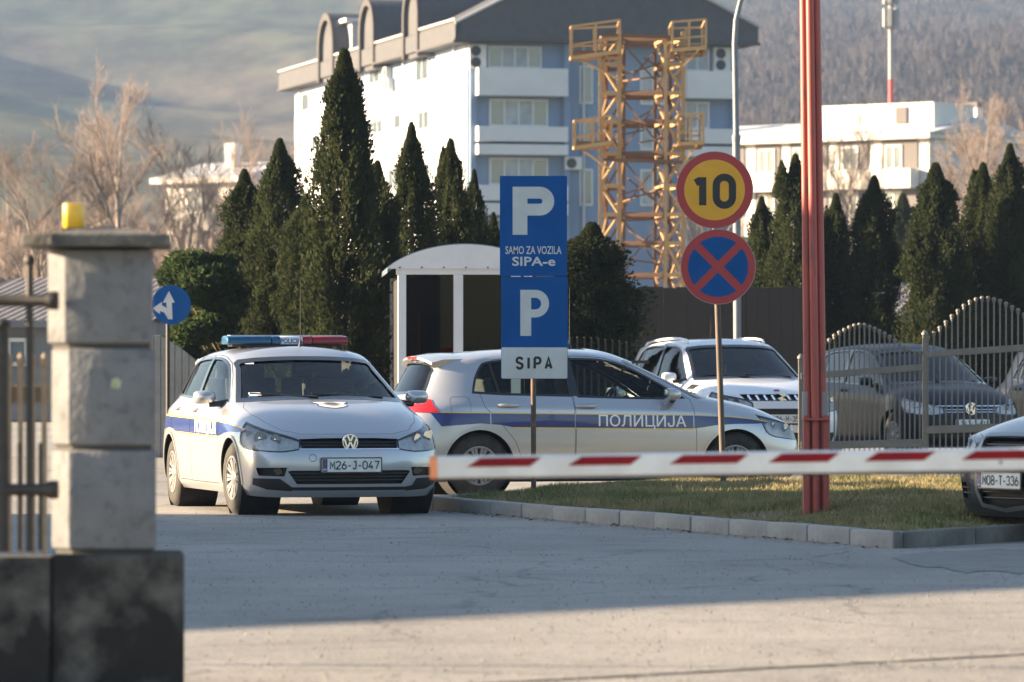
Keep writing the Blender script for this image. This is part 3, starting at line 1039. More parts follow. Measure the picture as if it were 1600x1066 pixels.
GOLF_OPEN = [
    [(-.42, .580), (.42, .580), (.435, .66), (.22, .668), (-.22, .668), (-.435, .66)],
    [(-.46, .275), (.46, .275), (.54, .385), (.50, .392), (-.50, .392), (-.54, .385)],
    [(.565, .342), (.765, .347), (.785, .415), (.545, .418)],
    [(-.565, .342), (-.545, .418), (-.785, .415), (-.765, .347)],
]


def root_top(P, x):
    return P['top'].hit(x, 0).z


def light_bar(root, P):
    b = part_empty('light_bar', root, (-.45, 0, root_top(P, -.45) - .004))
    MB().box((0, 0, .010), (.20, 1.02, .020)).box((0, .40, -.02), (.12, .05, .05)).box((0, -.40, -.03), (.12, .05, .07)).build('bar_base', M_black, b, bevel=.004)
    def seg(y0, y1, m, name, cap0=False, cap1=False):
        g = MB()
        prof = [(-.14, .020), (-.145, .05), (-.125, .088), (-.06, .098), (.06, .098), (.125, .088), (.145, .05), (.14, .020)]
        ys = [y0, y1]
        g.prism(prof, (0, 0, 0), (1, 0, 0), (0, 0, 1), (0, 1, 0), y0, y1)
        return g.build(name, m, b, bevel=.010 if cap0 or cap1 else .003, smooth=40)
    seg(-.56, -.155, M_bluelens, 'blue_lens', True)
    seg(-.150, -.075, M_bluelens, 'blue_lens')
    seg(-.070, .135, M_whitelens, 'white_lens')
    seg(.140, .225, M_redlens, 'red_lens')
    seg(.230, .56, M_redlens, 'red_lens', False, True)
    MB().box((0, 0, .1005), (.13, 1.04, .006)).build('top_trim', M_whitelens, b)
    flat_text('POLICIJA', .045, (.1462, .0325, .052), (0, 1, 0), (-.12, 0, 1), 'lettering', M_blue, b, wide=.86, bold=.02)
    a = MB().lathe([(.026, 0), (.020, .012), (.012, .045), (.005, .06)], 14)
    a.path([(0, 0, .05), (0, 0, .3), (0, 0, .62)], [.0042, .003, .002], 6)
    ao = a.build('antenna', M_black, root, smooth=50)
    ao.location = (-.12, .07, root_top(P, -.12) - .003)


def police_livery(root, P):
    for s in (1, -1):
        sd = P['side'][s]
        topl = [(-1.80, .836), (-1.70, .835), (-1.2, .828), (-.40, .818), (.40, .806), (.90, .80), (1.25, .785), (1.48, .762), (1.66, .735)]
        botl = [(1.66, .722), (1.50, .716), (1.318, .715), (1.12, .705), (.96, .682), (.85, .672), (.40, .675), (-.40, .683), (-.98, .690), (-1.12, .715), (-1.318, .728), (-1.50, .715), (-1.70, .70)]
        cuts = [(-1.9, -1.215), (-1.205, -.355), (-.345, .868), (.878, 1.8)]
        def clip(poly, lo, hi):
            for lim, sg in ((lo, 1), (hi, -1)):
                out = []
                for i in range(len(poly)):
                    p, q = poly[i], poly[(i + 1) % len(poly)]
                    ip, iq = (p[0] - lim) * sg >= 0, (q[0] - lim) * sg >= 0
                    if ip:
                        out.append(p)
                    if ip != iq:
                        t = (lim - p[0]) / (q[0] - p[0])
                        out.append((lim, p[1] + t * (q[1] - p[1])))
                poly = out
            return poly
        for lo, hi in cuts:
            pl = clip(topl + botl, lo, hi)
            sd.patch(pl, .0025, 'blue_stripe', M_blue, root, .035)
            yl = clip(topl + [(a, b - .009) for a, b in reversed(topl)], lo, hi)
            sd.patch([(a, b + .006) for a, b in yl], .0035, 'yellow_line', M_yellow, root, .035)
            if lo < .8:
                bt = [(a, b) for a, b in botl if a < .97 and a > -1.0]
                y2 = clip(bt + [(a, b - .009) for a, b in reversed(bt)], lo, hi)
                if len(y2) > 2:
                    sd.patch([(a, b + .002) for a, b in y2], .0035, 'yellow_line', M_yellow, root, .035)
        sd.text('ПОЛИЦИЈА', .108, (.34, .747), .005, 'lettering', M_wfilm, root, wide=1.06, bold=.006, flip=1 if s < 0 else -1, res=.03, slope=-.012 if s < 0 else .012)
    # shield on the bonnet
    t = P['top']
    sh = [(1.30, -.155), (1.33, -.14), (1.325, -.10), (1.34, -.05), (1.335, 0), (1.34, .05), (1.325, .10), (1.33, .14), (1.30, .155), (1.27, .115), (1.40, .115)]
    outline = [(0, -.13), (-.015, -.165), (.04, -.15), (.10, -.12), (.17, -.13), (.235, -.08), (.27, 0), (.235, .08), (.17, .13), (.10, .12), (.04, .15), (-.015, .165), (0, .13), (-.012, .06), (0, 0), (-.012, -.06)]
    outline = smooth_poly([(1.30 + a * 1.0, b * 1.05) for a, b in outline], 3, keep=(1, 11))
    t.patch(outline, .002, 'police_shield', M_blue, P['bonnet'], .05)
    t.patch(grow(outline, -.014), .0035, 'shield_field', M_wfilm, P['bonnet'], .05)
    t.patch(smooth_poly([(1.345, -.055), (1.40, -.075), (1.455, -.05), (1.49, .0), (1.455, .05), (1.40, .075), (1.345, .055), (1.33, 0)], 3), .005, 'shield_motif', M_gold, P['bonnet'], .05)
    t.patch(smooth_poly([(1.375, -.042), (1.43, -.048), (1.455, .015), (1.40, .048), (1.36, .02)], 3), .0065, 'shield_charge', M_slate, P['bonnet'], .05)

# ================================================================ ground
def asphalt_mat():
    m = bpy.data.materials.new('worn_asphalt')
    m.use_nodes = True
    nt = m.node_tree
    b = nt.nodes['Principled BSDF']
    b.inputs['Roughness'].default_value = .85
    b.inputs['Specular IOR Level'].default_value = .25
    tc = nd(nt, 'ShaderNodeTexCoord')
    def noise(scale, detail, stretch=(1, 1, 1), rough=.6):
        mp = nd(nt, 'ShaderNodeMapping')
        mp.inputs['Scale'].default_value = stretch
        nt.links.new(tc.outputs['Object'], mp.inputs[0])
        n = nd(nt, 'ShaderNodeTexNoise', Scale=scale, Detail=detail, Roughness=rough)
        nt.links.new(mp.outputs[0], n.inputs['Vector'])
        return n.outputs[0]
    def ramp(src, p0, p1, a, bb):
        r = nd(nt, 'ShaderNodeValToRGB')
        r.color_ramp.elements[0].position, r.color_ramp.elements[1].position = p0, p1
        r.color_ramp.elements[0].color, r.color_ramp.elements[1].color = c4(a), c4(bb)
        nt.links.new(src, r.inputs[0])
        return r.outputs[0]
    def mul(a, bb, fac=1.):
        x = nd(nt, 'ShaderNodeMixRGB', blend_type='MULTIPLY')
        x.inputs[0].default_value = fac
        nt.links.new(a, x.inputs[1])
        nt.links.new(bb, x.inputs[2])
        return x.outputs[0]
    base = ramp(noise(.35, 6., (1, .35, 1)), .35, .7, (.245, .237, .222), (.33, .318, .297))
    grain = ramp(noise(48., 4., rough=.75), .34, .66, (.45, .45, .46), (1.38, 1.36, 1.32))
    streak = ramp(noise(.8, 7., (.8, 1, 1)), .36, .62, (.88, .88, .88), (1.05, 1.05, 1.05))
    blot = ramp(noise(1.3, 7., (.6, 1, 1), .7), .54, .72, (1, 1, 1), (.62, .61, .60))
    col = mul(mul(mul(base, grain, .75), streak, .8), blot, .8)
    # hairline cracks
    mp = nd(nt, 'ShaderNodeMapping')
    nz = nd(nt, 'ShaderNodeTexNoise', Scale=1.2, Detail=5.)
    nt.links.new(tc.outputs['Object'], nz.inputs['Vector'])
    va = nd(nt, 'ShaderNodeVectorMath', operation='MULTIPLY_ADD')
    va.inputs[1].default_value = (.8, .8, 0)
    nt.links.new(nz.outputs['Color'], va.inputs[0])
    nt.links.new(tc.outputs['Object'], va.inputs[2])
    vo = nd(nt, 'ShaderNodeTexVoronoi', feature='DISTANCE_TO_EDGE', Scale=.42)
    nt.links.new(va.outputs[0], vo.inputs['Vector'])
    crack = ramp(vo.outputs[0], .0, .012, (.35, .35, .35), (1, 1, 1))
    col = mul(col, crack, .55)
    nt.links.new(col, b.inputs['Base Color'])
    bp = nd(nt, 'ShaderNodeBump', Strength=.55, Distance=.012)
    nt.links.new(noise(70., 4.), bp.inputs['Height'])
    bp2 = nd(nt, 'ShaderNodeBump', Strength=.25, Distance=.05)
    nt.links.new(noise(5., 4.), bp2.inputs['Height'])
    nt.links.new(bp2.outputs[0], bp.inputs['Normal'])
    nt.links.new(bp.outputs[0], b.inputs['Normal'])
    return m


M_asphalt = asphalt_mat()
M_earth = mat('winter_ground', (.10, .09, .06), rough=.95, col2=(.075, .085, .04), nscale=.05)
M_kerb = mat('kerb_concrete', (.31, .30, .28), rough=.9, col2=(.23, .222, .21), nscale=3, bump=.4, bscale=60, col3=(.22, .21, .19), s3=12)
M_kerbdark = mat('weathered_kerb_concrete', (.15, .145, .135), rough=.9, col2=(.09, .088, .08), nscale=5, bump=.5, bscale=50)
M_soil = mat('verge_soil', (.17, .13, .085), rough=1., col2=(.12, .115, .05), nscale=1.6, bump=.6, bscale=30, col3=(.17, .135, .085), s3=4)

gx = np.linspace(-30, 40, 71)
gy = np.linspace(4, 120, 117)
mb = MB()
mb.add([(x, y, 0) for y in gy for x in gx], [(j * 71 + i, j * 71 + i + 1, (j + 1) * 71 + i + 1, (j + 1) * 71 + i) for j in range(116) for i in range(70)])
road = tag(mb.build('road', M_asphalt), kind='structure')
# loose grit on the drive
rg = np.random.default_rng(31)
n = 3200
gy_ = 19 + 24 * rg.random(n) ** 1.5
gx_ = gy_ * rg.uniform(-.075, .115, n)
sz = rg.uniform(.003, .010, n)
base_ = np.array([(1, 0, 0), (-.5, .87, 0), (-.5, -.87, 0), (.1, .0, 1.1)])
rot_ = rg.uniform(0, 2 * PI, n)
V4 = []
for q in base_:
    V4.append(np.stack([gx_ + sz * (q[0] * np.cos(rot_) - q[1] * np.sin(rot_)), gy_ + sz * (q[0] * np.sin(rot_) + q[1] * np.cos(rot_)), .0005 + sz * q[2]], 1))
V = np.stack(V4, 1).reshape(-1, 3)
F = (np.arange(n)[:, None, None] * 4 + np.array([(0, 1, 3), (1, 2, 3), (2, 0, 3)])[None]).reshape(-1, 3)
M_grit = mat('grit', (.30, .28, .25), rough=.95, col2=(.12, .11, .10), nscale=3)
tag(np_mesh('grit', V, F, M_grit), kind='stuff')
mb = MB()
mb.add([(-900, -60, -.02), (1100, -60, -.02), (1100, 720, -.02), (-900, 720, -.02)], [(0, 1, 2, 3)])
tag(mb.build('ground', M_earth), kind='structure')

# sliding-gate groove across the drive
M_groove = mat('groove_dirt', (.03, .028, .026), rough=1.)
M_steelrail = mat('worn_steel_rail', (.10, .09, .085), rough=.6, metal=.4)
g0, g1 = Vector((wx(700, 19.15), 19.15, 0)), Vector((wx(1640, 21.35), 21.35, 0))
dd = (g1 - g0).normalized()
nn = Vector((-dd.y, dd.x, 0))
mb = MB()
npt = 60
rw = random.Random(3)
L_, R_ = [], []
for k in range(npt + 1):
    p = g0 + (g1 - g0) * k / npt + nn * rw.uniform(-.008, .008)
    w_ = .028 + rw.uniform(-.008, .012)
    L_.append(p + nn * w_ + Vector((0, 0, .004)))
    R_.append(p - nn * w_ + Vector((0, 0, .004)))
mb.add(L_ + R_, [(k, npt + 1 + k, npt + 2 + k, k + 1) for k in range(npt)])
tag(mb.build('road_joint', M_groove), kind='structure')

# worn dark repair beside the kerb corner
M_patch = mat('dark_asphalt_patch', (.20, .195, .185), rough=.9, col2=(.135, .132, .126), nscale=4, ndetail=8., bump=.8, bscale=45, col3=(.19, .185, .175), s3=11.)
pr_ = random.Random(8)
outl = [(1395, 872), (1440, 864), (1500, 861), (1570, 858), (1650, 856), (1650, 893), (1600, 897), (1550, 893), (1505, 896), (1470, 888), (1430, 885)]
fine_ = []
for i in range(len(outl)):
    (xa_, ya_), (xb_, yb_) = outl[i], outl[(i + 1) % len(outl)]
    for k in range(6):
        t_ = k / 6
        fine_.append((xa_ + (xb_ - xa_) * t_ + pr_.uniform(-3, 3), ya_ + (yb_ - ya_) * t_ + pr_.uniform(-1.2, 1.2)))
vsp = []
for (xp_, yp_) in fine_:
    Zp_ = CH * FPX / (yp_ - HY)
    vsp.append((wx(xp_, Zp_), Zp_, .004))
cxp, cyp = sum(v[0] for v in vsp) / len(vsp), sum(v[1] for v in vsp) / len(vsp)
mb = MB()
mb.add(vsp + [(cxp, cyp, .004)], [(k, len(vsp), (k + 1) % len(vsp)) for k in range(len(vsp))])
po = mb.build('road_patch', M_patch)
if po.data.polygons[0].normal.z < 0:
    po.data.flip_normals()
tag(po, kind='structure')

# ---------------------------------------------------------------- kerb of single stones
KA, KC, KD = Vector((-.71, 42.9)), Vector((2.72, 33.68)), Vector((6.2, 38.85))
kerb = thing('kerb', None, None)
kerb['kind'] = 'structure'
kr = random.Random(11)


def stone(p, q, m, h=.118, w=.13):
    d = (q - p)
    Ln = d.length
    mid = (p + q) / 2
    ang = math.atan2(d.y, d.x)
    mbx = MB().box((0, 0, 0), (Ln - .007, w, h + .10))
    o = mbx.build('kerb_stone', m, kerb, bevel=.020, smooth=40)
    nrm = Vector((-d.y, d.x)).normalized()
    o.location = (mid.x + nrm.x * w / 2 + kr.uniform(-.006, .006), mid.y + nrm.y * w / 2 + kr.uniform(-.006, .006), h / 2 - .05 + kr.uniform(-.003, .003))
    o.rotation_euler = (kr.uniform(-.02, .02), kr.uniform(-.008, .008), ang + kr.uniform(-.006, .006))


def run(p, q, ln, m):
    n = max(1, round((q - p).length / ln))
    for k in range(n):
        stone(p + (q - p) * k / n, p + (q - p) * (k + 1) / n, m)


run(KA, KC - (KC - KA).normalized() * .10, .76, M_kerb)
stone(KC - (KC - KA).normalized() * .09, KC + (KD - KC).normalized() * .10 + Vector((-.02, .02)), M_kerbdark)
run(KC + (KD - KC).normalized() * .12, KD, .98, M_kerbdark)
# the kerb turns back beside the parked police car
arcp = [KA, Vector((-.74, 43.35)), Vector((-.62, 43.72)), Vector((-.36, 43.98))]
for p, q in zip(arcp[:-1], arcp[1:]):
    stone(q, p, M_kerb)

# ---------------------------------------------------------------- verge: soil sheet and grass blades
inn = .13
ndir = Vector((-(KC - KA).y, (KC - KA).x)).normalized()
VERGE = [(-.55, 43.1), (-.45, 42.5), (2.78, 33.92), (6.3, 39.1), (14, 50), (14, 56), (6.0, 50.5), (3.0, 47.2), (2.5, 46.9), (1.0, 46.35), (.1, 44.75), (-.3, 43.85)]


def inside(x, y, poly):
    c = np.zeros(x.shape, bool)
    n = len(poly)
    for i in range(n):
        (x0, y0), (x1, y1) = poly[i], poly[(i + 1) % n]
        cond = ((y0 > y) != (y1 > y)) & (x < (x1 - x0) * (y - y0) / (y1 - y0 + 1e-12) + x0)
        c ^= cond
    return c


def edge_dist(x, y, poly):
    d = np.full(x.shape, 1e9)
    n = len(poly)
    for i in range(n):
        a, b = np.array(poly[i]), np.array(poly[(i + 1) % n])
        ab = b - a
        t = np.clip(((x - a[0]) * ab[0] + (y - a[1]) * ab[1]) / (ab @ ab), 0, 1)
        d = np.minimum(d, np.hypot(x - a[0] - t * ab[0], y - a[1] - t * ab[1]))
    return d


def verge_z(x, y):
    d = edge_dist(x, y, VERGE)
    s = np.clip(d / 1.1, 0, 1)
    return .100 + .095 * s * s * (3 - 2 * s) + .012 * np.sin(x * 5.1 + y * 1.3) * np.sin(y * 3.7)


bm = bmesh.new()
bm.faces.new([bm.verts.new((x, y, 0)) for x, y in VERGE])
bmesh.ops.triangulate(bm, faces=bm.faces[:])
for ax, lo, hi in ((0, -1, 14), (1, 33, 56)):
    k = lo
    while k < hi:
        nrm = (1, 0, 0) if ax == 0 else (0, 1, 0)
        bmesh.ops.bisect_plane(bm, geom=bm.verts[:] + bm.edges[:] + bm.faces[:], plane_co=[c * k for c in nrm], plane_no=nrm)
        k += .35
for v in bm.verts:
    v.co.z = float(verge_z(np.array([v.co.x]), np.array([v.co.y]))[0]) - .012
bmesh.ops.recalc_face_normals(bm, faces=bm.faces[:])
if sum(f.normal.z for f in bm.faces) < 0:
    bmesh.ops.reverse_faces(bm, faces=bm.faces[:])
me = bpy.data.meshes.new('verge')
bm.to_mesh(me)
bm.free()
me.materials.append(M_soil)
shade(me, 60)
tag(link('verge_ground', me), kind='structure')

M_grass = mat('verge_grass', (.13, .145, .035), rough=.75, col2=(.23, .19, .085), nscale=1.3, ndetail=8., contrast=(.36, .56), col3=(.30, .24, .13), s3=3.)


def grass(n, seed):
    r = np.random.default_rng(seed)
    x = r.uniform(-.7, 10, n * 3)
    y = r.uniform(33.6, 52, n * 3)
    keep = inside(x, y, VERGE) & (np.abs(x / y) < .125)
    # bare patches near the kerb corner
    bare = (np.sin(x * 2.1 + 1.3) * np.sin(y * 1.15 + .4) + .55 * np.sin(x * 5.3) * np.sin(y * 4.1 + 2.) > .34) & (edge_dist(x, y, VERGE) < 2.8)
    keep &= ~(bare & (r.random(x.shape) < .8))
    # thinner in the distance, where blades are a fraction of a pixel
    x, y = x[keep][:n], y[keep][:n]
    n = len(x)
    z = verge_z(x, y) - .015
    hgt = r.uniform(.025, .065, n) * (1 + .5 * np.sin(x * 3.3) * np.sin(y * 2.7))
    a = r.uniform(0, 2 * PI, n)
    lean = r.uniform(.2, 1.1, n) * hgt
    w = r.uniform(.003, .006, n)
    b = a + r.normal(0, .7, n) + PI / 2
    P0 = np.stack([x - w * np.cos(a), y - w * np.sin(a), z], 1)
    P1 = np.stack([x + w * np.cos(a), y + w * np.sin(a), z], 1)
    P2 = np.stack([x + lean * np.cos(b), y + lean * np.sin(b), z + hgt], 1)
    V = np.stack([P0, P1, P2], 1).reshape(-1, 3)
    F = np.arange(3 * n).reshape(-1, 3)
    return V, F


V, F = grass(260000, 5)
tag(np_mesh('grass', V, F, M_grass), kind='stuff')
# dry leaves and crumbs on the verge and along the kerb
M_leaf = mat('dry_leaf', (.20, .12, .05), rough=.9, col2=(.28, .20, .11), nscale=6)
r = np.random.default_rng(9)
n = 700
t = r.random(n)
side_ = r.random(n) < .45
lx = np.where(side_, KA.x + (KC.x - KA.x) * t + r.normal(0, .05, n) - .12 * np.abs(r.normal(0, 1, n)), r.uniform(-.5, 5.5, n))
ly = np.where(side_, KA.y + (KC.y - KA.y) * t, r.uniform(34, 46, n))
ok = np.where(side_, True, inside(lx, ly, VERGE))
lx, ly = lx[ok], ly[ok]
lz = np.where(inside(lx, ly, VERGE), verge_z(lx, ly) + .012, .006)
n = len(lx)
s_ = r.uniform(.008, .026, n)
a = r.uniform(0, 2 * PI, n)
tilt = r.uniform(-.4, .4, n)
Q = []
for du, dv in ((-1, -.6), (1, -.5), (.9, .6), (-.9, .5)):
    Q.append(np.stack([lx + s_ * (du * np.cos(a) - dv * np.sin(a)), ly + s_ * (du * np.sin(a) + dv * np.cos(a)), lz + s_ * du * tilt + .004], 1))
tag(np_mesh('fallen_leaves', np.stack(Q, 1).reshape(-1, 3), np.arange(4 * n).reshape(-1, 4), M_leaf), kind='stuff')

# ================================================================ the gateway at the left
M_block = mat('weathered_concrete_block', (.20, .205, .215), rough=.95, spec=.1, col2=(.155, .16, .168), nscale=5, bump=.5, bscale=40, col3=(.115, .118, .122), s3=14)
M_mortar = mat('mortar_joint', (.07, .068, .063), rough=1.)
M_capst = mat('cap_stone', (.12, .116, .106), rough=.95, spec=.2, col2=(.06, .06, .056), nscale=6, bump=1., bscale=26, contrast=(.40, .58), col3=(.26, .25, .22), s3=24)
M_basew = mat('mossy_black_concrete', (.115, .112, .105), rough=.95, col2=(.010, .010, .010), nscale=3.6, ndetail=8., bump=.8, bscale=25, contrast=(.30, .54), col3=(.012, .012, .012), s3=4.5)
M_iron = mat('black_iron', (.016, .015, .014), rough=.55, col2=(.03, .024, .02), nscale=20)
M_picket = mat('tan_painted_wood', (.33, .24, .155), rough=.8, col2=(.25, .18, .115), nscale=18)  # tan tone of the picket fence
Zp = 18.75
SP = FPX / Zp
px0 = wx(72, Zp)
gp = thing('gate_pillar', 'pale concrete block gate pillar with overhanging slab cap and black stained base', 'gate pillar', (wx(160, Zp), Zp + .22, 0), 0)
X = lambda x: wx(x, Zp) - wx(160, Zp)
zb = wz(866, Zp)
base_poly = [(X(82), -.26), (X(289), -.26), (X(289) - .045, .30), (X(82), .30)]
MB().prism(base_poly, (0, 0, 0), (1, 0, 0), (0, 1, 0), (0, 0, 1), 0, zb).build('pillar_base', M_basew, gp, bevel=.012)
ys = [wz(y, Zp) for y in (863, 700, 541, 387)]
for k in range(3):
    j = .004 * (k % 2)
    w0, w1 = X(77 - 3 * k + (3 if k == 1 else 0)), X(244 - 2.5 * k)
    poly = [(w0 + .005, .235), (w0, -.12), (w0 + .075, -.206), (w0 + .155, -.22), (w1, -.22), (w1 - .04, .235)]
    z0, z1 = ys[k] + .010, ys[k + 1] - .010
    mbk = MB().prism(poly, (0, 0, 0), (1, 0, 0), (0, 1, 0), (0, 0, 1), z0, z1)
    mbk.build('concrete_block', M_block, gp, bevel=.012, smooth=30)
    ins = [(a * .93 + .002, b * .90) for a, b in poly]
    MB().prism(ins, (0, 0, 0), (1, 0, 0), (0, 1, 0), (0, 0, 1), z0 - .022, z0 + .002).build('mortar_bed', M_mortar, gp)
zc = wz(387, Zp)
cap_mb = MB()
x0, x1 = X(36), X(271)
prof = [(x0, -.30), (x0 + .12, -.335), (x1, -.335), (x1 - .05, .33), (x0, .33)]
cap_mb.prism(prof, (0, 0, 0), (1, 0, 0), (0, 1, 0), (0, 0, 1), zc + .003, zc + .052)
n = len(prof)
o_ = len(cap_mb.v)
co = cap_mb.build('cap_slab', M_capst, gp, bevel=.008)
pk = MB()
cx_, cy_ = (x0 + x1) / 2 + .01, 0
pk.add([(a * .985 + .001, b * .985, zc + .0465) for a, b in prof] + [(cx_, cy_, zc + .092)], [(i, (i + 1) % n, n) for i in range(n)])
pk.build('cap_ridge', M_capst, gp)
# tiny sticker on the second block
M_sticker = mat('faded_sticker', (.45, .45, .33), rough=.8, col2=(.25, .33, .2), nscale=60)
MB().prism([(-.02, -.018), (.014, -.021), (.024, .006), (.006, .022), (-.016, .014)], (X(181), -.222, wz(599, Zp)), (1, 0, 0), (0, 0, 1), (0, -1, 0), 0, .003).build('sticker', M_sticker, gp)

# low wall running left from the pillar
wl = thing('low_wall', 'low black stained concrete wall running left from the gate pillar', 'wall', (wx(0, Zp) - .1, Zp + .098, 0))
MB().box((wx(80, Zp) - wx(0, Zp) - 1.5 + .10, 0, zb / 2 - .006), (3.0, .30, zb - .012)).build('wall_body', M_basew, wl, bevel=.01)

# beacon on the cap
M_yel = mat('amber_lamp_plastic', (.85, .50, .015), rough=.35, coat=.6, col2=(.70, .38, .01), nscale=9)
bc = thing('warning_beacon', 'yellow gate warning lamp with wire aerial standing on the pillar cap', 'beacon', (wx(110, Zp), Zp + .16, zc + .065))
MB().prism(rounded(.082, .082, .02), (0, 0, 0), (1, 0, 0), (0, 1, 0), (0, 0, 1), .014, .112).build('beacon_lens', M_yel, bc, bevel=.006, smooth=40)
MB().box((0, 0, .006), (.09, .09, .02)).build('beacon_base', M_black, bc, bevel=.003)
MB().tube((.004, -.02, .11), (.002, -.02, .205), .0022, n=6).build('aerial', M_black, bc)

# hinge arms and iron leaf at the left edge
gt = thing('iron_gate', 'dark iron gate leaf hung on the gate pillar with round hinge arms', 'gate', (wx(86, Zp), Zp - .02, 0))
X2 = lambda x: wx(x, Zp) - wx(86, Zp)
for y in (470, 765):
    z = wz(y, Zp)
    MB().path([(X2(92), .0, z), (X2(84), 0, z), (X2(76), 0, z), (X2(70), 0, z), (X2(-60), 0, z)], [.036, .038, .034, .024, .024], 12).build('hinge_arm', M_iron, gt, smooth=40)
for x, t_, y0, y1 in ((47, .018, 415, 862), (5, .03, 515, 862), (-30, .03, 515, 862)):
    mbp = MB().tube((X2(x), -.0, wz(y1, Zp)), (X2(x), -.0, wz(y0, Zp)), t_ / 1.2, n=10)
    mbp.lathe([(t_ * .9, 0), (t_ * 1.3, .015), (t_ * .9, .035), (0.001, .042)], 12, Matrix.Translation((X2(x), 0, wz(y0, Zp))), cap=False)
    mbp.build('upright', M_iron, gt, smooth=40)
for x in (30, 63):
    MB().box((X2(x), .03, (wz(790, Zp) + wz(858, Zp)) / 2 + .12), (.016, .016, .42)).build('gate_bar', M_iron, gt, bevel=.002)

fl = thing('picket_fence', 'rust brown picket fence with a flat rail behind the iron gate', 'fence', (wx(40, 20.6), 20.6, 0))
X3 = lambda x: wx(x, 20.6) - wx(40, 20.6)
MB().box((X3(-6), 0, wz(616, 20.6)), (X3(78) - X3(-90), .03, .075)).build('fence_rail', M_picket, fl, bevel=.004)
MB().box((X3(-6), 0, .35), (X3(78) - X3(-90), .03, .06)).build('fence_rail', M_picket, fl, bevel=.004)
pk_mesh = None
for k, x in enumerate((-66, -44, -22, -4, 15, 33, 52, 70)):
    if pk_mesh is None:
        o = MB().box((0, 0, .74), (.022, .022, 1.26)).lathe([(.011, 1.37), (.02, 1.39), (.016, 1.42), (.001, 1.435)], 8, cap=False).build('picket', M_picket, fl, bevel=.003)
        pk_mesh = o
    else:
        o = pk_mesh.copy()
        COL.objects.link(o)
    o.location = (X3(x), -.025, -.10)

# ================================================================ barrier
M_boomw = mat('barrier_white', (.74, .74, .73), rough=.45, col2=(.62, .61, .59), nscale=6, coat=.2)
M_boomr = mat('barrier_red', (.25, .006, .011), rough=.6, spec=.2, col2=(.19, .006, .010), nscale=6)
M_boome = mat('orange_reflector', (.85, .30, .12), rough=.4)
BL, BR = Vector((wx(681, 18.9), 18.9, wz(730.5, 18.9))), Vector((wx(1600, 18.75), 18.75, wz(717, 18.75)))
bd = (BR - BL)
blen = bd.length
bu = bd.normalized()
ba = thing('barrier_boom', 'white barrier boom with red slanted stripes and an orange tip, lowered across the drive', 'barrier', BL)
bn = Vector((bu.y, -bu.x, 0)).normalized()
bv = bn.cross(bu)
if bv.z < 0:
    bv = -bv
full = blen * 1.75
hb = .088
prof = [(-hb / 2, -.022), (-hb / 2 + .008, -.03), (hb / 2 - .012, -.03), (hb / 2, -.018), (hb / 2, .018), (hb / 2 - .012, .03), (-hb / 2 + .008, .03), (-hb / 2, .022)]
MB().prism(prof, (0, 0, 0), bv, bn, bu, 0.006, full).build('boom', M_boomw, ba, smooth=30)
MB().prism([(a * 1.02, b * 1.05) for a, b in prof], (0, 0, 0), bv, bn, bu, -.022, .008).build('boom_tip', M_boome, ba, smooth=30)
MB().box((0, 0, 0), (1, 1, 1), M=Matrix(((bu * full).to_4d(), (bn * .040).to_4d(), (bv * .012).to_4d(), Vector((0, 0, 0, 1)))).transposed() if False else Matrix.Translation(bu * full / 2 - bv * (hb / 2 + .004)) @ Matrix((bu * full * .998, bn * .04, bv * .010)).transposed().to_4x4()).build('lip_shade_strip', M_black, ba)  # black strip stands in for the shade along the boom's lower lip


def t_at(xp):
    """Distance along the boom where it crosses picture column xp."""
    t = (xp - CX) / FPX
    return (t * BL.y - BL.x) / (bu.x - t * bu.y)


for a, b in ((730, 847), (888, 1004), (1046, 1170), (1200, 1312), (1350, 1462), (1502, 1622), (1668, 1795)):
    t0, t1 = t_at(a), t_at(b)
    sk = .046
    z0, z1 = .000, .035
    MB().prism([(t0, z0), (t1 - sk, z0), (t1, z1), (t0 + sk * 1.2, z1)], (0, 0, 0), bu, bv, bn, .0295, .0325).build('red_stripe', M_boomr, ba)
t0 = t_at(1563)
MB().lathe([(.006, 0), (.006, .004), (.0, .006)], 10, Matrix.Translation(bu * t0 - bv * .012 + bn * .030) @ Matrix.Rotation(R(90), 4, 'X'), cap=False).build('rivet', M_steelrail, ba)
# pedestal off to the right carries the boom
bp_ = BL + bu * (full + .02)
pd = thing('barrier_cabinet', 'white barrier cabinet that carries the boom at the roadside', 'barrier cabinet', (bp_.x, bp_.y, 0))
MB().box((0, 0, .5), (.36, .34, 1.0)).build('cabinet_body', M_boomw, pd, bevel=.02)
MB().box((0, 0, 1.012), (.40, .38, .03)).build('cabinet_lid', M_boomr, pd, bevel=.008)
MB().box((0, -.178, .45), (.28, .012, .7)).build('cabinet_door', M_boomw, pd, bevel=.004)

# ================================================================ signs and poles on the verge
M_signblue = mat('sign_blue', (.002, .072, .25), rough=.65, spec=.15, col2=(.005, .085, .30), nscale=3)
M_signwhite = mat('sign_white', (.60, .60, .585), rough=.4, col2=(.50, .50, .48), nscale=3)
M_signred = mat('sign_red', (.40, .025, .03), rough=.4, col2=(.36, .028, .03), nscale=4)
M_signyel = mat('sign_yellow', (.75, .36, .012), rough=.4, col2=(.68, .32, .012), nscale=4)
M_signback = mat('sign_back_grey', (.30, .30, .31), rough=.5, metal=.5)
M_rust = mat('rusted_steel_pipe', (.13, .075, .05), rough=.75, col2=(.055, .04, .034), nscale=14, stretch=(1, 1, .25), bump=.3, col3=(.24, .15, .09), s3=30)
M_pipe = mat('weathered_pipe', (.11, .085, .07), rough=.7, col2=(.06, .048, .04), nscale=12, stretch=(1, 1, .3), metal=.2)

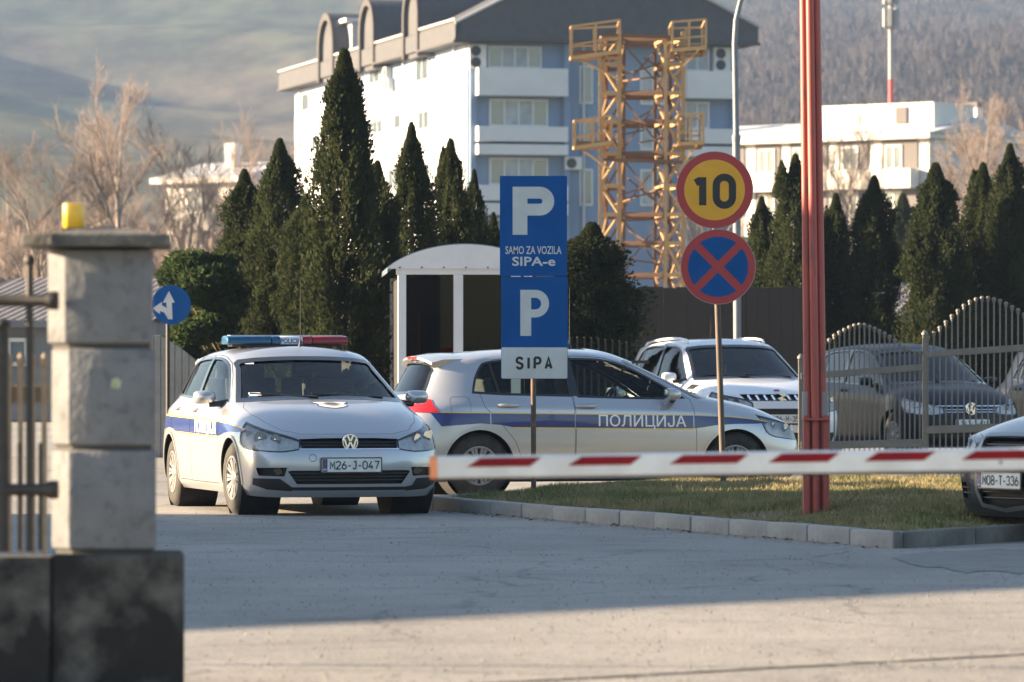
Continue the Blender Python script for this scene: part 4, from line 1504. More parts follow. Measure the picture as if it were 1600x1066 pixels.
Zs = 42.9
gz = float(verge_z(np.array([wx(834, Zs)]), np.array([Zs]))[0])
ps = thing('parking_sign', 'tall blue parking sign with two white P panels and a white SIPA plate', 'sign', (wx(834, Zs), Zs, 0))
X = lambda x: wx(x, Zs) - wx(834, Zs)
Z_ = lambda y: wz(y, Zs)
MB().path([(X(834), .035, gz - .3), (X(833), .035, Z_(420))], .024, 12).build('sign_post', M_rust, ps, smooth=40)
def panel(name, x0, y0, x1, y1, m, par, yoff=0., lean=0.):
    o = MB().prism(rounded(X(x1) - X(x0), Z_(y0) - Z_(y1), .012), (0, 0, 0), (1, 0, 0), (0, 0, 1), (0, -1, 0), -.004, .004).build(name, [m], par)
    o.location = ((X(x0) + X(x1)) / 2, yoff, (Z_(y0) + Z_(y1)) / 2)
    return o
pu = panel('upper_panel', 781, 275, 886, 431.5, M_signblue, ps)
pl = panel('lower_panel', 783, 432.5, 887, 592, M_signblue, ps, -.002)
wh = panel('white_plate', 783.6, 543, 886.4, 591.6, M_signwhite, ps, -.0085)
wh.data.name = 'white_plate'
F_ = (0, -1, 0)
U_, V_ = (1, 0, 0), (0, 0, 1)
def sx(x):
    return X(x)
block_p(Z_(292) - Z_(367), X(866) - X(801), X(824) - X(801), Z_(292) - Z_(310.5), (X(833.5), -.0065, Z_(329.5)), U_, V_, F_, 'letter_p', M_signwhite, ps)
flat_text('SAMO ZA VOZILA', Z_(384.5) - Z_(397), (X(833.5), -.0065, Z_(390.8)), U_, V_, 'lettering', M_signwhite, ps, width=X(877.5) - X(790), bold=.012)
flat_text('SIPA-e', Z_(401) - Z_(415.5), (X(834), -.0065, Z_(408.3)), U_, V_, 'lettering', M_signwhite, ps, width=X(868.5) - X(801), bold=.02)
block_p(Z_(453) - Z_(525), X(858) - X(813), X(830) - X(813), Z_(453) - Z_(465.5), (X(835.5), -.0085, Z_(489)), U_, V_, F_, 'letter_p', M_signwhite, ps)
stroke_text('SIPA', Z_(557) - Z_(578), (X(834.5), -.0145, Z_(567.5)), U_, V_, F_, 'lettering', M_ink, ps, w=.42, sw=.19, gap=.40)
for nm_, par_, y0_, y1_ in (('upper_back', ps, 276, 431), ('lower_back', ps, 433.5, 591)):
    MB().box((X(834.5), .0065, (Z_(y0_) + Z_(y1_)) / 2), (X(885) - X(784), .004, Z_(y0_) - Z_(y1_))).build('panel_back', M_signback, ps)
for y in (330, 412, 470, 570):
    MB().box((0, .018, Z_(y)), (.09, .02, .03)).build('clamp', M_signback, ps)

Zr = 44.5
gz = float(verge_z(np.array([wx(1131, Zr)]), np.array([Zr]))[0])
rs = thing('speed_limit_sign', 'round yellow 10 speed limit sign above a round blue no stopping sign', 'sign', (wx(1131, Zr), Zr, 0))
X = lambda x: wx(x, Zr) - wx(1131, Zr)
Z_ = lambda y: wz(y, Zr)
MB().path([(0, .035, gz - .3), (X(1131), .035, Z_(768)), (X(1121.5), .035, Z_(480)), (X(1116), .035, Z_(300))], .0285, 12).build('sign_post', M_pipe, rs, smooth=40)


def disc(name, cx, cy, rpx, m, depth0, depth1, par, tilt=0.):
    rr = rpx * Zr / FPX
    Mx = Matrix.Translation((X(cx), 0, Z_(cy))) @ Matrix.Rotation(R(90), 4, 'X')
    return MB().lathe([(rr, depth0), (rr, depth1), (0.0, depth1)], 56, Mx, cap=False).build(name, m, par, smooth=30)


MB().lathe([(60 * Zr / FPX, -.012), (60.5 * Zr / FPX, .001)], 56, Matrix.Translation((X(1116.5), 0, Z_(297))) @ Matrix.Rotation(R(90), 4, 'X')).build('sign_back', M_signback, rs)
disc('red_rim', 1116.5, 297, 59.5, M_signred, .001, .003, rs)
disc('yellow_face', 1116.5, 297, 47.5, M_signyel, .003, .0055, rs)
stroke_text('10', Z_(271) - Z_(326), (X(1114.5), -.008, Z_(299)), U_, V_, F_, 'number', M_ink, rs, w=.46, sw=.205, gap=.26)
MB().lathe([(58.5 * Zr / FPX, -.012), (59 * Zr / FPX, .001)], 56, Matrix.Translation((X(1122), 0, Z_(417))) @ Matrix.Rotation(R(90), 4, 'X')).build('sign_back', M_signback, rs)
disc('red_disc', 1122, 417, 58, M_signred, .001, .003, rs)
rin, cw = 47.0 * Zr / FPX, 6.2 * Zr / FPX
for q in range(4):
    a0 = 45 + 90 * q
    pts = []
    e = math.degrees(math.asin(cw / rin))
    for k in range(13):
        aa = R(a0 + e + (90 - 2 * e) * k / 12)
        pts.append((rin * math.cos(aa), rin * math.sin(aa)))
    am = R(a0 + 45)
    pts.append((cw * math.sqrt(2) * math.cos(am), cw * math.sqrt(2) * math.sin(am)))
    MB().prism(pts, (X(1122), 0, Z_(417)), (1, 0, 0), (0, 0, 1), (0, -1, 0), .003, .0055).build('blue_quarter', M_signblue, rs)
for cy in (297, 417):
    MB().box((X(1119), .022, Z_(cy)), (.10, .02, .04)).build('clamp', M_signback, rs)

# red mast of three tubes
Zm = 37.0
gz = float(verge_z(np.array([wx(1276, Zm)]), np.array([Zm]))[0])
M_redmast = mat('faded_red_paint', (.40, .075, .055), rough=.5, col2=(.33, .055, .045), nscale=7, stretch=(1, 1, .2), col3=(.20, .06, .05), s3=22)
M_bare = mat('bare_grey_patch', (.26, .22, .215), rough=.6)
rm = thing('red_mast', 'tall faded red mast of joined steel tubes standing on the verge', 'mast', (wx(1276, Zm), Zm, 0), 0)
X = lambda x: wx(x, Zm) - wx(1276, Zm)
Z_ = lambda y: wz(y, Zm)
for xb, xt, dy, rr in ((1263.5, 1255.5, .0, .030), (1275.5, 1265, -.032, .032), (1288, 1275.5, .005, .031)):
    ztop = Z_(-220)
    xt2 = xt + (xt - xb) * 220 / 805
    o = MB().path([(X(xb), dy, gz - .3), (X(xb), dy, Z_(805)), (X(xt2), dy, ztop)], rr, 14)
    o.build('mast_tube', M_redmast, rm, smooth=40)
MB().prism(rounded(X(1296) - X(1254.5), .19, .02), (X(1274.5), 0, Z_(655)), (1, 0, 0), (0, 1, 0), (0, 0, 1), -.008, .008).build('flange', M_redmast, rm)
for xb, dy in ((1259.5, .01), (1290.5, .015)):
    MB().box((X(xb), dy, (Z_(805) + Z_(657)) / 2), (.045, .13, Z_(657) - Z_(805) + .08)).build('foot_plate', M_redmast, rm, bevel=.004)
for xb in (1260, 1288):
    MB().lathe([(.0335, 0), (.0335, (Z_(612) - Z_(652)))], 14, Matrix.Translation((X(xb - (.6 if xb > 1270 else .3)), .003, Z_(652))), cap=False).build('bare_patch', M_bare, rm, smooth=40)
# arrow sign at the left
Za = 66.
asn = thing('arrow_sign', 'round blue sign with white straight and left arrows beside the pillar', 'sign', (wx(262, Za), Za, 0))
X = lambda x: wx(x, Za) - wx(262, Za)
Z_ = lambda y: wz(y, Za)
Mx = Matrix.Translation((X(267.5), 0, Z_(476.5))) @ Matrix.Rotation(R(90), 4, 'X')
rr = 30.8 * Za / FPX
MB().tube((0, .04, 0), (0, .04, Z_(450)), .028, n=10).build('sign_post', M_iron, asn, smooth=40)
MB().lathe([(rr, -.01), (rr, .002), (0, .002)], 48, Mx).build('sign_disc', M_signblue, asn, smooth=30)
P_ = lambda pts: [(X(a) - X(267.5), Z_(b) - Z_(476.5)) for a, b in pts]
ar = [(263, 499), (269.5, 499), (268.5, 473), (273, 473), (264, 455), (254.5, 473), (260, 473), (260.5, 481)]
MB().prism(P_(ar), (X(267.5), 0, Z_(476.5)), (1, 0, 0), (0, 0, 1), (0, -1, 0), .002, .005).build('straight_arrow', M_signwhite, asn)
al = [(263, 499), (260.4, 481.5), (253, 477), (253, 472), (238, 482), (250, 491), (250, 486), (257, 489)]
MB().prism(P_(al), (X(267.5), 0, Z_(476.5)), (1, 0, 0), (0, 0, 1), (0, -1, 0), .002, .0046).build('turn_arrow', M_signwhite, asn)

# street lamp post behind the white car
Zl = 76.
M_galv = mat('galvanised_steel', (.16, .18, .20), rough=.55, metal=.2, col2=(.12, .14, .16), nscale=9)
sl = thing('street_lamp', 'grey galvanised street lamp post with curved arm behind the round signs', 'street lamp', (wx(1153, Zl), Zl, 0))
X = lambda x: wx(x, Zl) - wx(1153, Zl)
Z_ = lambda y: wz(y, Zl)
MB().tube((0, 0, 0), (X(1150.5), 0, Z_(215)), .062, n=14).build('lower_post', M_galv, sl, smooth=40)
MB().path([(X(1150.5), 0, Z_(216)), (X(1149), 0, Z_(110)), (X(1148), 0, Z_(70)), (X(1150), 0, Z_(32)), (X(1157), 0, Z_(2)), (X(1168), 0, Z_(-22)), (X(1186), 0, Z_(-38)), (X(1215), 0, Z_(-48))], [.050, .048, .046, .044, .042, .040, .038, .036], 12).build('curved_arm', M_galv, sl, smooth=40)
MB().lathe([(.068, -.05), (.072, 0), (.066, .05)], 14, Matrix.Translation((X(1150.5), 0, Z_(216)))).build('collar', M_galv, sl, smooth=40)
lh = MB().prism([(0, -.05), (.55, -.09), (.6, -.03), (.45, .04), (.05, .05)], (X(1213), 0, Z_(-48)), (1, 0, 0), (0, 0, 1), (0, 1, 0), -.12, .12)
lh.build('lamp_head', M_galv, sl, bevel=.02, smooth=40)

# ================================================================ cars in the place
root, P = build_car(dict(name='police_car', label='silver police car facing the camera with dents of dust, blue stripe and plate M26-J-047', group='police cars on the drive', loc=(-1.945, 43.17, 0), rz=R(15.3 - 90),
                    paint=M_silver, glass=M_glass, openings=GOLF_OPEN, steer=R(5)))
root['label'] = 'silver police car seen from the front with plate M26-J-047 and a shield on its bonnet'
golf_front(root, P)
light_bar(root, P)
police_livery(root, P)
for y_, z_, w_, h_, m_ in ((-.575, 1.045, .10, .028, M_wfilm), (-.60, 1.012, .085, .034, M_bluelens), (-.505, 1.318, .075, .016, M_wfilm)):
    P['front'].patch(rounded(w_, h_, .006, 3, y_, z_), -.006, 'windscreen_sticker', m_, root, .05)
c2 = copy_tree(root, skip=('windscreen_sticker',))
c2.location = (.71, 48.0, 0)
c2.rotation_euler = (0, 0, R(16))
c2['label'] = 'silver police car seen from the side behind the parking sign and barrier'
for o in c2.children:
    if o.name.startswith('wheel') and not o.name.startswith('wheel_well'):
        o.rotation_euler = (0, 0, 0)
number_plate(root, P['front'].hit(0, .437, .010) + Vector((.004, 0, 0)), (0, 1, 0), (0, 0, 1), (1, 0, 0), 'M26-J-047')

# white SUV
fzS = morph1([(.16, .24), (.41, .52), (.685, .86), (.885, 1.02), (.995, 1.13), (1.34, 1.55), (1.457, 1.655)])
fxS = morph1([(-2.12, -2.10), (-1.92, -1.98), (-1.75, -1.86), (-1.318, -1.30), (0, .0), (.38, .30), (1.14, 1.02), (1.66, 1.60), (2.085, 2.03), (2.165, 2.07)])
SUV_OPEN = [
    [(-.52, .835), (.52, .835), (.55, .925), (-.55, .925)],
    [(-.60, .52), (.60, .52), (.66, .735), (-.66, .735)],
]
suv, PS = build_car(dict(name='white_suv', label='white suv with black grille and dark windscreen parked beyond the police cars', loc=(2.87, 64.9, 0), rz=R(20 - 90),
                    paint=M_white, glass=M_glass_d, openings=SUV_OPEN, wheel_r=.335, fx=fxS, fz=fzS, fy=lambda y: y * 1.06, lip=M_black))
suv.name = 'white_suv'
g = grille_back(PS, SUV_OPEN[0], 'grille', suv, 0, .04)
for k in range(9):
    y = -.44 + .11 * k
    if abs(y) < .05:
        continue
    a_, b_ = PS['front'].hit(y, .845, -.01), PS['front'].hit(y, .915, -.01)
    MB().tube(a_, b_, .016, n=6).build('grille_slot_bar', M_chrome, g, smooth=40)
c = PS['front'].hit(0, .88, .012)
MB().prism([(-.07, .045), (.02, .055), (.07, .02), (.0, -.005), (.07, -.045), (-.02, -.055), (-.07, -.02), (.0, .005)], c, (0, 1, 0), (0, 0, 1), (1, 0, 0), -.02, .01).build('badge', M_chrome, suv)
MB().prism(rounded(.075, .035, .008), PS['front'].hit(0, .965, .004), (0, 1, 0), (0, 0, 1), (1, 0, 0), -.01, .004).build('red_badge', M_signred, suv)
grille_back(PS, SUV_OPEN[1], 'lower_grille', suv, 3, .05)
PS['front'].sheet([(-.72, .25), (.72, .25), (.78, .42), (-.78, .42)], [[0, 1, 2, 3]], .004, .08, 'skid_plate', M_black, suv)
number_plate(suv, PS['front'].hit(0, .60, .03), (0, 1, 0), (0, 0, 1), (1, 0, 0), 'J26-M-356')
for s in (1, -1):
    PS['side'][s].patch([(.90, .985), (1.10, .985), (1.12, 1.045), (.92, 1.055)], .004, 'wing_badge', M_black, suv, .04)
    y_ = PS['top'].hit(-.3, s * .56)
    pts = [PS['top'].hit(x, s * .555) + Vector((0, 0, .035)) for x in (.02, -.2, -.5, -.8, -1.1, -1.4)]
    pts = [pts[0] - Vector((-.05, 0, .045))] + pts + [pts[-1] - Vector((.08, 0, .045))]
    MB().path(pts, .017, 8).build('roof_rail', M_white, suv, smooth=50)

# dark hatchback-van behind the railing and its neighbour
fzM = morph1([(.16, .20), (.685, .76), (.885, .95), (.995, 1.06), (1.34, 1.50), (1.457, 1.61)])
fxM = morph1([(-2.12, -2.15), (-1.92, -2.03), (-1.75, -1.95), (-1.318, -1.34), (0, .05), (.38, .50), (1.14, 1.26), (1.66, 1.72), (2.085, 2.06), (2.165, 2.12)])
M_OPEN = [[(-.46, .625), (.46, .625), (.50, .735), (-.50, .735)], [(-.60, .28), (.60, .28), (.66, .46), (-.66, .46)]]
mpv, PM = build_car(dict(name='parked_car', label='dark navy parked car with round badge seen through the railing', group='dark cars behind the railing', loc=(5.60, 68.3, 0), rz=R(21 - 90),
                    paint=M_navy, glass=M_glass_d, openings=M_OPEN, wheel_r=.33, fx=fxM, fz=fzM, fy=lambda y: y * 1.01))
g = grille_back(PM, M_OPEN[0], 'grille', mpv, 2, .04, barmat=M_chrome)
PM['front'].sheet([(-.50, .735), (.50, .735), (.50, .75), (-.50, .75)], [[0, 1, 2, 3]], .005, .08, 'chrome_strip', M_chrome, mpv)
emblem_golf(mpv, PM['front'].hit(0, .70, .015), (0, 1, 0), (0, 0, 1), (1, 0, 0), .085)
grille_back(PM, M_OPEN[1], 'lower_grille', mpv, 3, .05)
number_plate(mpv, PM['front'].hit(0, .50, .02), (0, 1, 0), (0, 0, 1), (1, 0, 0), 'T47-J-611')
m2_ = copy_tree(mpv, skip=('licence_plate',))
m2_.location = (8.55, 69.2, 0)
m2_['label'] = 'dark parked car cut off by the right edge of the picture behind the railing'

# dark car nosing in at the lower right
K_OPEN = [[(-.31, .50), (.31, .50), (.345, .74), (.30, .755), (-.30, .755), (-.345, .74)], [(-.29, .265), (.29, .265), (.31, .445), (-.31, .445)], [(.46, .30), (.74, .30), (.76, .42), (.44, .42)], [(-.74, .30), (-.46, .30), (-.44, .42), (-.76, .42)]]
fzK = morph1([(.16, .17), (.685, .745), (.885, .90), (.995, .99), (1.457, 1.42)])
kar, PK = build_car(dict(name='parked_car', label='dark blue grey car nosing in over the kerb with plate M08-T-336', loc=(5.44, 36.35, 0), rz=R(211),
                    paint=M_slate, glass=M_glass_d, openings=K_OPEN, wheel_r=.32, fz=fzK))
M_satin = mat('satin_silver_surround', (.23, .24, .26), rough=.35, metal=.7)
outer = smooth_poly([(-.30, .245), (.30, .245), (.36, .50), (.375, .745), (.32, .785), (-.32, .785), (-.375, .745), (-.36, .50)], 2, keep=())
inner = [(a * .885, .515 + (b - .515) * .90) for a, b in outer]
PK['front'].ring(outer, inner, .008, 'grille_surround', M_satin, kar, .06)
for k in (0, 1):
    grille_back(PK, K_OPEN[k], 'grille', kar, 5 if k == 0 else 3, .04, barmat=M_black)
for k in (2, 3):
    grille_back(PK, K_OPEN[k], 'air_intake', kar, 2, .04)
number_plate(kar, PK['front'].hit(0, .445, .03), (0, 1, 0), (0, 0, 1), (1, 0, 0), 'M08-T-336')

# ================================================================ railing behind the verge
M_rail = mat('taupe_painted_steel', (.17, .155, .135), rough=.5, col2=(.13, .12, .105), nscale=9, metal=.2)
Zg = 62.
def railing(name, label, x0, x1, tops, y_rail, nb, post_x, post_y):
    t = thing(name, label, 'railing', (wx(x0, Zg), Zg, 0), 0, 'railing panels behind the verge')
    X = lambda x: wx(x, Zg) - wx(x0, Zg)
    Z_ = lambda y: wz(y, Zg)
    bar0 = None
    for k in range(nb):
        x = x0 + (x1 - x0) * (k + .5) / nb
        top = float(np.interp(x, [p[0] for p in tops], [p[1] for p in tops]))
        o = MB().tube((0, 0, 0), (0, 0, 1), .0105, n=8, caps=False).build('bar', M_rail, t, smooth=40) if bar0 is None else bar0.copy()
        if bar0 is not None:
            COL.objects.link(o)
        bar0 = bar0 or o
        o.location = (X(x), 0, .08)
        o.scale = (1, 1, Z_(top) - .08)
        kn = MB().lathe([(.012, -.03), (.020, -.02), (.020, -.008), (.016, 0), (.028, .018), (.028, .030), (.016, .046), (.001, .050)], 10, cap=False) if k == 0 else None
        if k == 0:
            kob = kn.build('finial', M_rail, t, smooth=60)
        else:
            kob = kob.copy()
            COL.objects.link(kob)
        kob.location = (X(x), 0, Z_(top))
    for (ya, yb) in y_rail:
        p0, p1 = Vector((X(x0), -.012, Z_(ya))), Vector((X(x1), -.012, Z_(yb)))
        d = (p1 - p0)
        an = math.atan2(d.z, d.x)
        Mx = Matrix.Translation((p0 + p1) / 2) @ Matrix.Rotation(-an, 4, 'Y')
        MB().box((0, 0, 0), (d.length, .05, .10 if ya > 600 else .085), M=Mx).build('rail', M_rail, t, bevel=.006)
    MB().box((X(x0), 0, .08 + (Z_(post_y) - .08) / 2), (.06, .06, Z_(post_y) - .08)).build('post', M_rail, t, bevel=.006)
    MB().lathe([(.045, 0), (.045, .015), (.02, .05), (.001, .06)], 10, Matrix.Translation((X(x0), 0, Z_(post_y))), cap=False).build('post_cap', M_rail, t, smooth=40)
    return t
railing('railing', 'lower railing panel with arched bar tops between the red mast and the tall panel', 1284, 1441,
        [(1284, 541), (1296, 534), (1304, 527), (1312, 522), (1320, 518), (1328, 514), (1336, 511), (1344, 510), (1352, 511), (1360, 514), (1368, 517), (1376, 521), (1386, 526), (1396, 533), (1406, 540), (1416, 547), (1426, 553), (1441, 554)], [(586, 574), (696, 692)], 20, 1284, 548)
railing('railing', 'taller railing panel with a high arch of bar tops at the right edge', 1445, 1680,
        [(1445, 533), (1456, 526), (1464, 519), (1472, 512), (1480, 504), (1490, 494), (1500, 486), (1510, 477), (1520, 472), (1530, 469), (1540, 468), (1550, 470), (1560, 472), (1570, 476), (1580, 482), (1590, 487), (1600, 494), (1620, 510), (1640, 524), (1680, 533)], [(554, 538), (672, 664)], 25, 1445, 523)
railing('railing', 'short railing end beside the white suv with close bars', 1251, 1284, [(1251, 569), (1284, 545)], [(588, 586), (696, 696)], 4, 1251, 560)

# small arched black fence behind the side-on police car
t = thing('garden_fence', 'low black iron fence with arched top behind the side-on police car', 'fence', (wx(895, 64), 64, 0))
b0 = None
for k in range(30):
    x = 660 + 11 * k
    top = wz(536 + 8 * abs(math.sin((x - 900) / 95 * PI / 2)) ** 2 - 4 + 0, 64)
    o = MB().tube((0, 0, 0), (0, 0, 1), .012, n=6).build('bar', M_iron, t) if b0 is None else b0.copy()
    if b0 is not None:
        COL.objects.link(o)
    b0 = b0 or o
    o.location = (wx(x, 64) - wx(895, 64), 0, 0.05)
    o.scale = (1, 1, top)
for z in (.35, 1.35):
    MB().box((wx(815, 64) - wx(895, 64), -.015, z), (3.4, .03, .04)).build('rail', M_iron, t)

# ================================================================ dark board fence under the tower
M_brown = mat('dark_brown_sheet', (.018, .014, .012), rough=.8, col2=(.026, .020, .017), nscale=3)
t = thing('board_fence', 'dark brown board fence below the rusty steel tower', 'fence', (wx(1000, 78), 78, 0))
mesh0 = None
x = 880
pr = random.Random(4)
while x < 1265:
    o = MB().box((0, 0, .5), (.19, .03, 1.0)).build('board', M_brown, t, bevel=.004) if mesh0 is None else mesh0.copy()
    if mesh0 is not None:
        COL.objects.link(o)
    mesh0 = mesh0 or o
    o.location = (wx(x, 78) - wx(1000, 78), pr.uniform(-.006, .006), 0)
    o.scale = (1, 1, wz(449, 78) + pr.uniform(-.015, .015))
    x += .1915 * FPX / 78
for z in (.4, 1.3, 2.2):
    MB().box((wx(1072, 78) - wx(1000, 78), .04, z), (4.1, .05, .08)).build('fence_rail', M_brown, t)

# pale concrete panel fence behind the first police car
M_pan = mat('pale_concrete_panel', (.30, .30, .29), rough=.9, col2=(.22, .22, .215), nscale=2.5, bump=.3)
t = thing('panel_wall', 'pale ribbed concrete wall with sloping top behind the arrow sign', 'wall', (wx(245, 68), 68, 0))
X = lambda x: wx(x, 68) - wx(245, 68)
Z_ = lambda y: wz(y, 68)
xs = np.linspace(120, 318, 19)
for k in range(18):
    a, b = xs[k] + .4, xs[k + 1] - .4
    f = lambda q: float(np.interp(q, [120, 252, 285, 318], [522, 524, 545, 572]))
    MB().prism([(X(a), 0), (X(b), 0), (X(b), Z_(f(b))), (X(a), Z_(f(a)))], (0, 0, 0), (1, 0, 0), (0, 0, 1), (0, -1, 0), 0, .08).build('panel', M_pan, t, bevel=.006)
MB().prism([(X(118), 0), (X(318), 0), (X(318), Z_(574)), (X(285), Z_(548)), (X(252), Z_(527)), (X(118), Z_(525))], (0, 0, 0), (1, 0, 0), (0, 0, 1), (0, -1, 0), -.06, .05).build('wall_core', M_pan, t)

# ================================================================ bus shelter / kiosk
M_alu = mat('white_aluminium', (.60, .60, .62), rough=.4, col2=(.54, .54, .56), nscale=3)
M_roofsh = mat('grey_blue_shelter_roof', (.12, .16, .21), rough=.4, metal=.2)
M_glassk = glass_mat('dark_shelter_glass', (.30, .28, .27), trans=.08, ior=1.33)
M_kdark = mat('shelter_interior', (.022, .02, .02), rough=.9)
Zk = 58.
t = thing('glazed_kiosk', 'white framed glazed kiosk with barrel roof beside the tall thuja', 'kiosk', (wx(620, Zk), Zk, 0), R(3))
X = lambda x: (wx(x, Zk) - wx(620, Zk))
Z_ = lambda y: wz(y, Zk)
kw, kd = X(835), 3.0
zt = Z_(428)
post = lambda x, y, w=.13: MB().box((x, y, zt / 2), (w, .12, zt)).build('frame_post', M_alu, t, bevel=.008)
for x in (X(628), X(716), X(806), kw - .07):
    post(x, 0, .115 if x not in (X(628),) else .10)
for x in (X(628), kw - .07):
    post(x, kd)
MB().box((kw / 2 + .01, 0, zt + .035), (kw + .04, .14, .09)).build('frame_beam', M_alu, t, bevel=.008)
MB().box((kw / 2, 0, .25), (kw - .1, .09, .5)).build('sill_panel', M_alu, t)
for a, b in ((X(632), X(711.5)), (X(720.5), X(801.5)), (X(810.5), kw - .12)):
    MB().add([(a - .01, .01, .49), (b + .01, .01, .49), (b + .01, .01, zt), (a - .01, .01, zt)], [(0, 1, 2, 3)]).build('glass_pane', M_glassk, t)
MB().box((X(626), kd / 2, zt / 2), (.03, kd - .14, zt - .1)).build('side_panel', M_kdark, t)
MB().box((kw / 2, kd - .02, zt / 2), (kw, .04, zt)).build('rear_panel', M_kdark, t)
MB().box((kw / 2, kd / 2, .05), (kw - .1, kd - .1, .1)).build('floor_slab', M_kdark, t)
# barrel roof: arc from eave to eave
xa, xb, rise = X(605), kw + (X(620) - X(605)), Z_(388) - Z_(426)
arcpts = []
for k in range(25):
    q = k / 24
    arcpts.append((xa + (xb - xa) * q, zt + .06 + rise * (1 - (2 * q - 1) ** 2) ** .8))
MB().prism(arcpts, (0, 0, 0), (1, 0, 0), (0, 0, 1), (0, 1, 0), -.10, -.05).build('gable_panel', M_alu, t, smooth=20)
outer = arcpts
inner = [(a, z - .05) for a, z in reversed(arcpts)]
MB().prism([(a, z + .012) for a, z in outer] + inner, (0, 0, 0), (1, 0, 0), (0, 0, 1), (0, 1, 0), -.08, kd + .3).build('barrel_roof', M_roofsh, t, smooth=30)
for k in range(7):
    x = xa + .15 + (xb - xa - .3) * k / 6
    MB().lathe([(.012, 0), (.009, .008), (0, .009)], 8, Matrix.Translation((x, -.10, zt + .075)) @ Matrix.Rotation(R(90), 4, 'X'), cap=False).build('bolt', M_steelrail, t)
MB().box((X(700), 1.6, .9), (.9, .5, .06)).box((X(700), 1.6, .45), (.8, .4, .8)).build('counter', M_kdark, t)

# ================================================================ rusty steel tower
M_ochre = mat('rusty_ochre_steel', (.44, .29, .13), rough=.8, col2=(.30, .18, .085), nscale=1.2, bump=.3, bscale=20, col3=(.50, .32, .13), s3=3)
M_rustd = mat('dark_rust_steel', (.16, .085, .045), rough=.8, col2=(.09, .05, .03), nscale=2)
Zt = 120.
tw = thing('steel_tower', 'rusty ochre lattice steel tower with railed platforms before the blue apartment block', 'tower', (wx(1000, Zt), Zt, 0), 0)
X = lambda x: wx(x, Zt) - wx(1000, Zt)
Z_ = lambda y: wz(y, Zt)
unit = MB().box((0, 0, .5), (1, 1, 1)).build('beam', M_ochre, tw)
first = [True]
unit_d = [None]


def beam(name, p, q, w, d=None, m=None):
    p, q = Vector(p), Vector(q)
    d = d or w
    if first[0] and m is None:
        o = unit
        first[0] = False
    else:
        src = unit
        if m is not None:
            if unit_d[0] is None:
                me = unit.data.copy()
                me.materials[0] = m
                unit_d[0] = me
            o = bpy.data.objects.new(name, unit_d[0])
        else:
            o = bpy.data.objects.new(name, unit.data)
        COL.objects.link(o)
        o.parent = tw
    o.name = name
    v = q - p
    o.location = p
    o.rotation_mode = 'QUATERNION'
    o.rotation_quaternion = v.to_track_quat('Z', 'Y')
    o.scale = (w * .82, d * .82, v.length)
    return o


D = 2.2
cols = [(943, 0.), (966, .5), (1033, 0.), (1062, .5)]
# four pairs of legs
legs = {}
for nm, x, y in (('a', 938, 0), ('b', 968, .25), ('c', 1040, 0), ('d', 1068, .25), ('e', 950, D), ('f', 978, D), ('g', 1028, D + .1), ('h', 1052, D)):
    top = 48 if nm in 'bd' else (60 if nm in 'ac' else 52)
    beam('leg', (X(x), y, 0), (X(x - (0)), y, Z_(top)), .13 if nm in 'bd' else .10, .13, None if nm in 'abcd' else M_rustd)
    legs[nm] = (x, y)
levels = [60, 100, 145, 190, 240, 290, 335, 380, 430, 480, 530]
for i, yv in enumerate(levels):
    z = Z_(yv)
    main = yv in (60, 190, 240, 380)
    for p, q in (('a', 'b'), ('c', 'd'), ('e', 'f'), ('g', 'h')):
        beam('cross_beam', (X(legs[p][0]), legs[p][1], z), (X(legs[q][0]), legs[q][1], z), .09, .12, None if p in 'ac' else M_rustd)
    for p, q in (('b', 'c'), ('f', 'g')):
        if i % 2 == 0 or main:
            beam('cross_beam', (X(legs[p][0]), legs[p][1], z), (X(legs[q][0]), legs[q][1], z), .10, .14, M_rustd)
    for p, q in (('a', 'e'), ('b', 'f'), ('c', 'g'), ('d', 'h')):
        beam('side_beam', (X(legs[p][0]), legs[p][1], z), (X(legs[q][0]), legs[q][1], z), .08, .10)
    if i < len(levels) - 1:
        z2 = Z_(levels[i + 1])
        for p, q in (('a', 'b'), ('c', 'd'), ('e', 'f'), ('g', 'h')):
            u, v = (p, q) if i % 2 else (q, p)
            beam('brace', (X(legs[u][0]), legs[u][1], z), (X(legs[v][0]), legs[v][1], z2), .07, .07, None if p in 'ac' else M_rustd)
        for p, q in (('b', 'f'), ('c', 'g'), ('a', 'e'), ('d', 'h')):
            u, v = (p, q) if i % 2 else (q, p)
            beam('brace', (X(legs[u][0]), legs[u][1], z), (X(legs[v][0]), legs[v][1], z2), .06, .06)
        if i % 2 == 0:
            z3 = Z_(levels[min(i + 2, len(levels) - 1)])
            beam('brace', (X(legs['b'][0]), legs['b'][1], z), (X(legs['c'][0]), legs['c'][1], z3), .05, .05, M_rustd)
            beam('brace', (X(legs['c'][0]), legs['c'][1], z), (X(legs['b'][0]), legs['b'][1], z3), .05, .05, M_rustd)


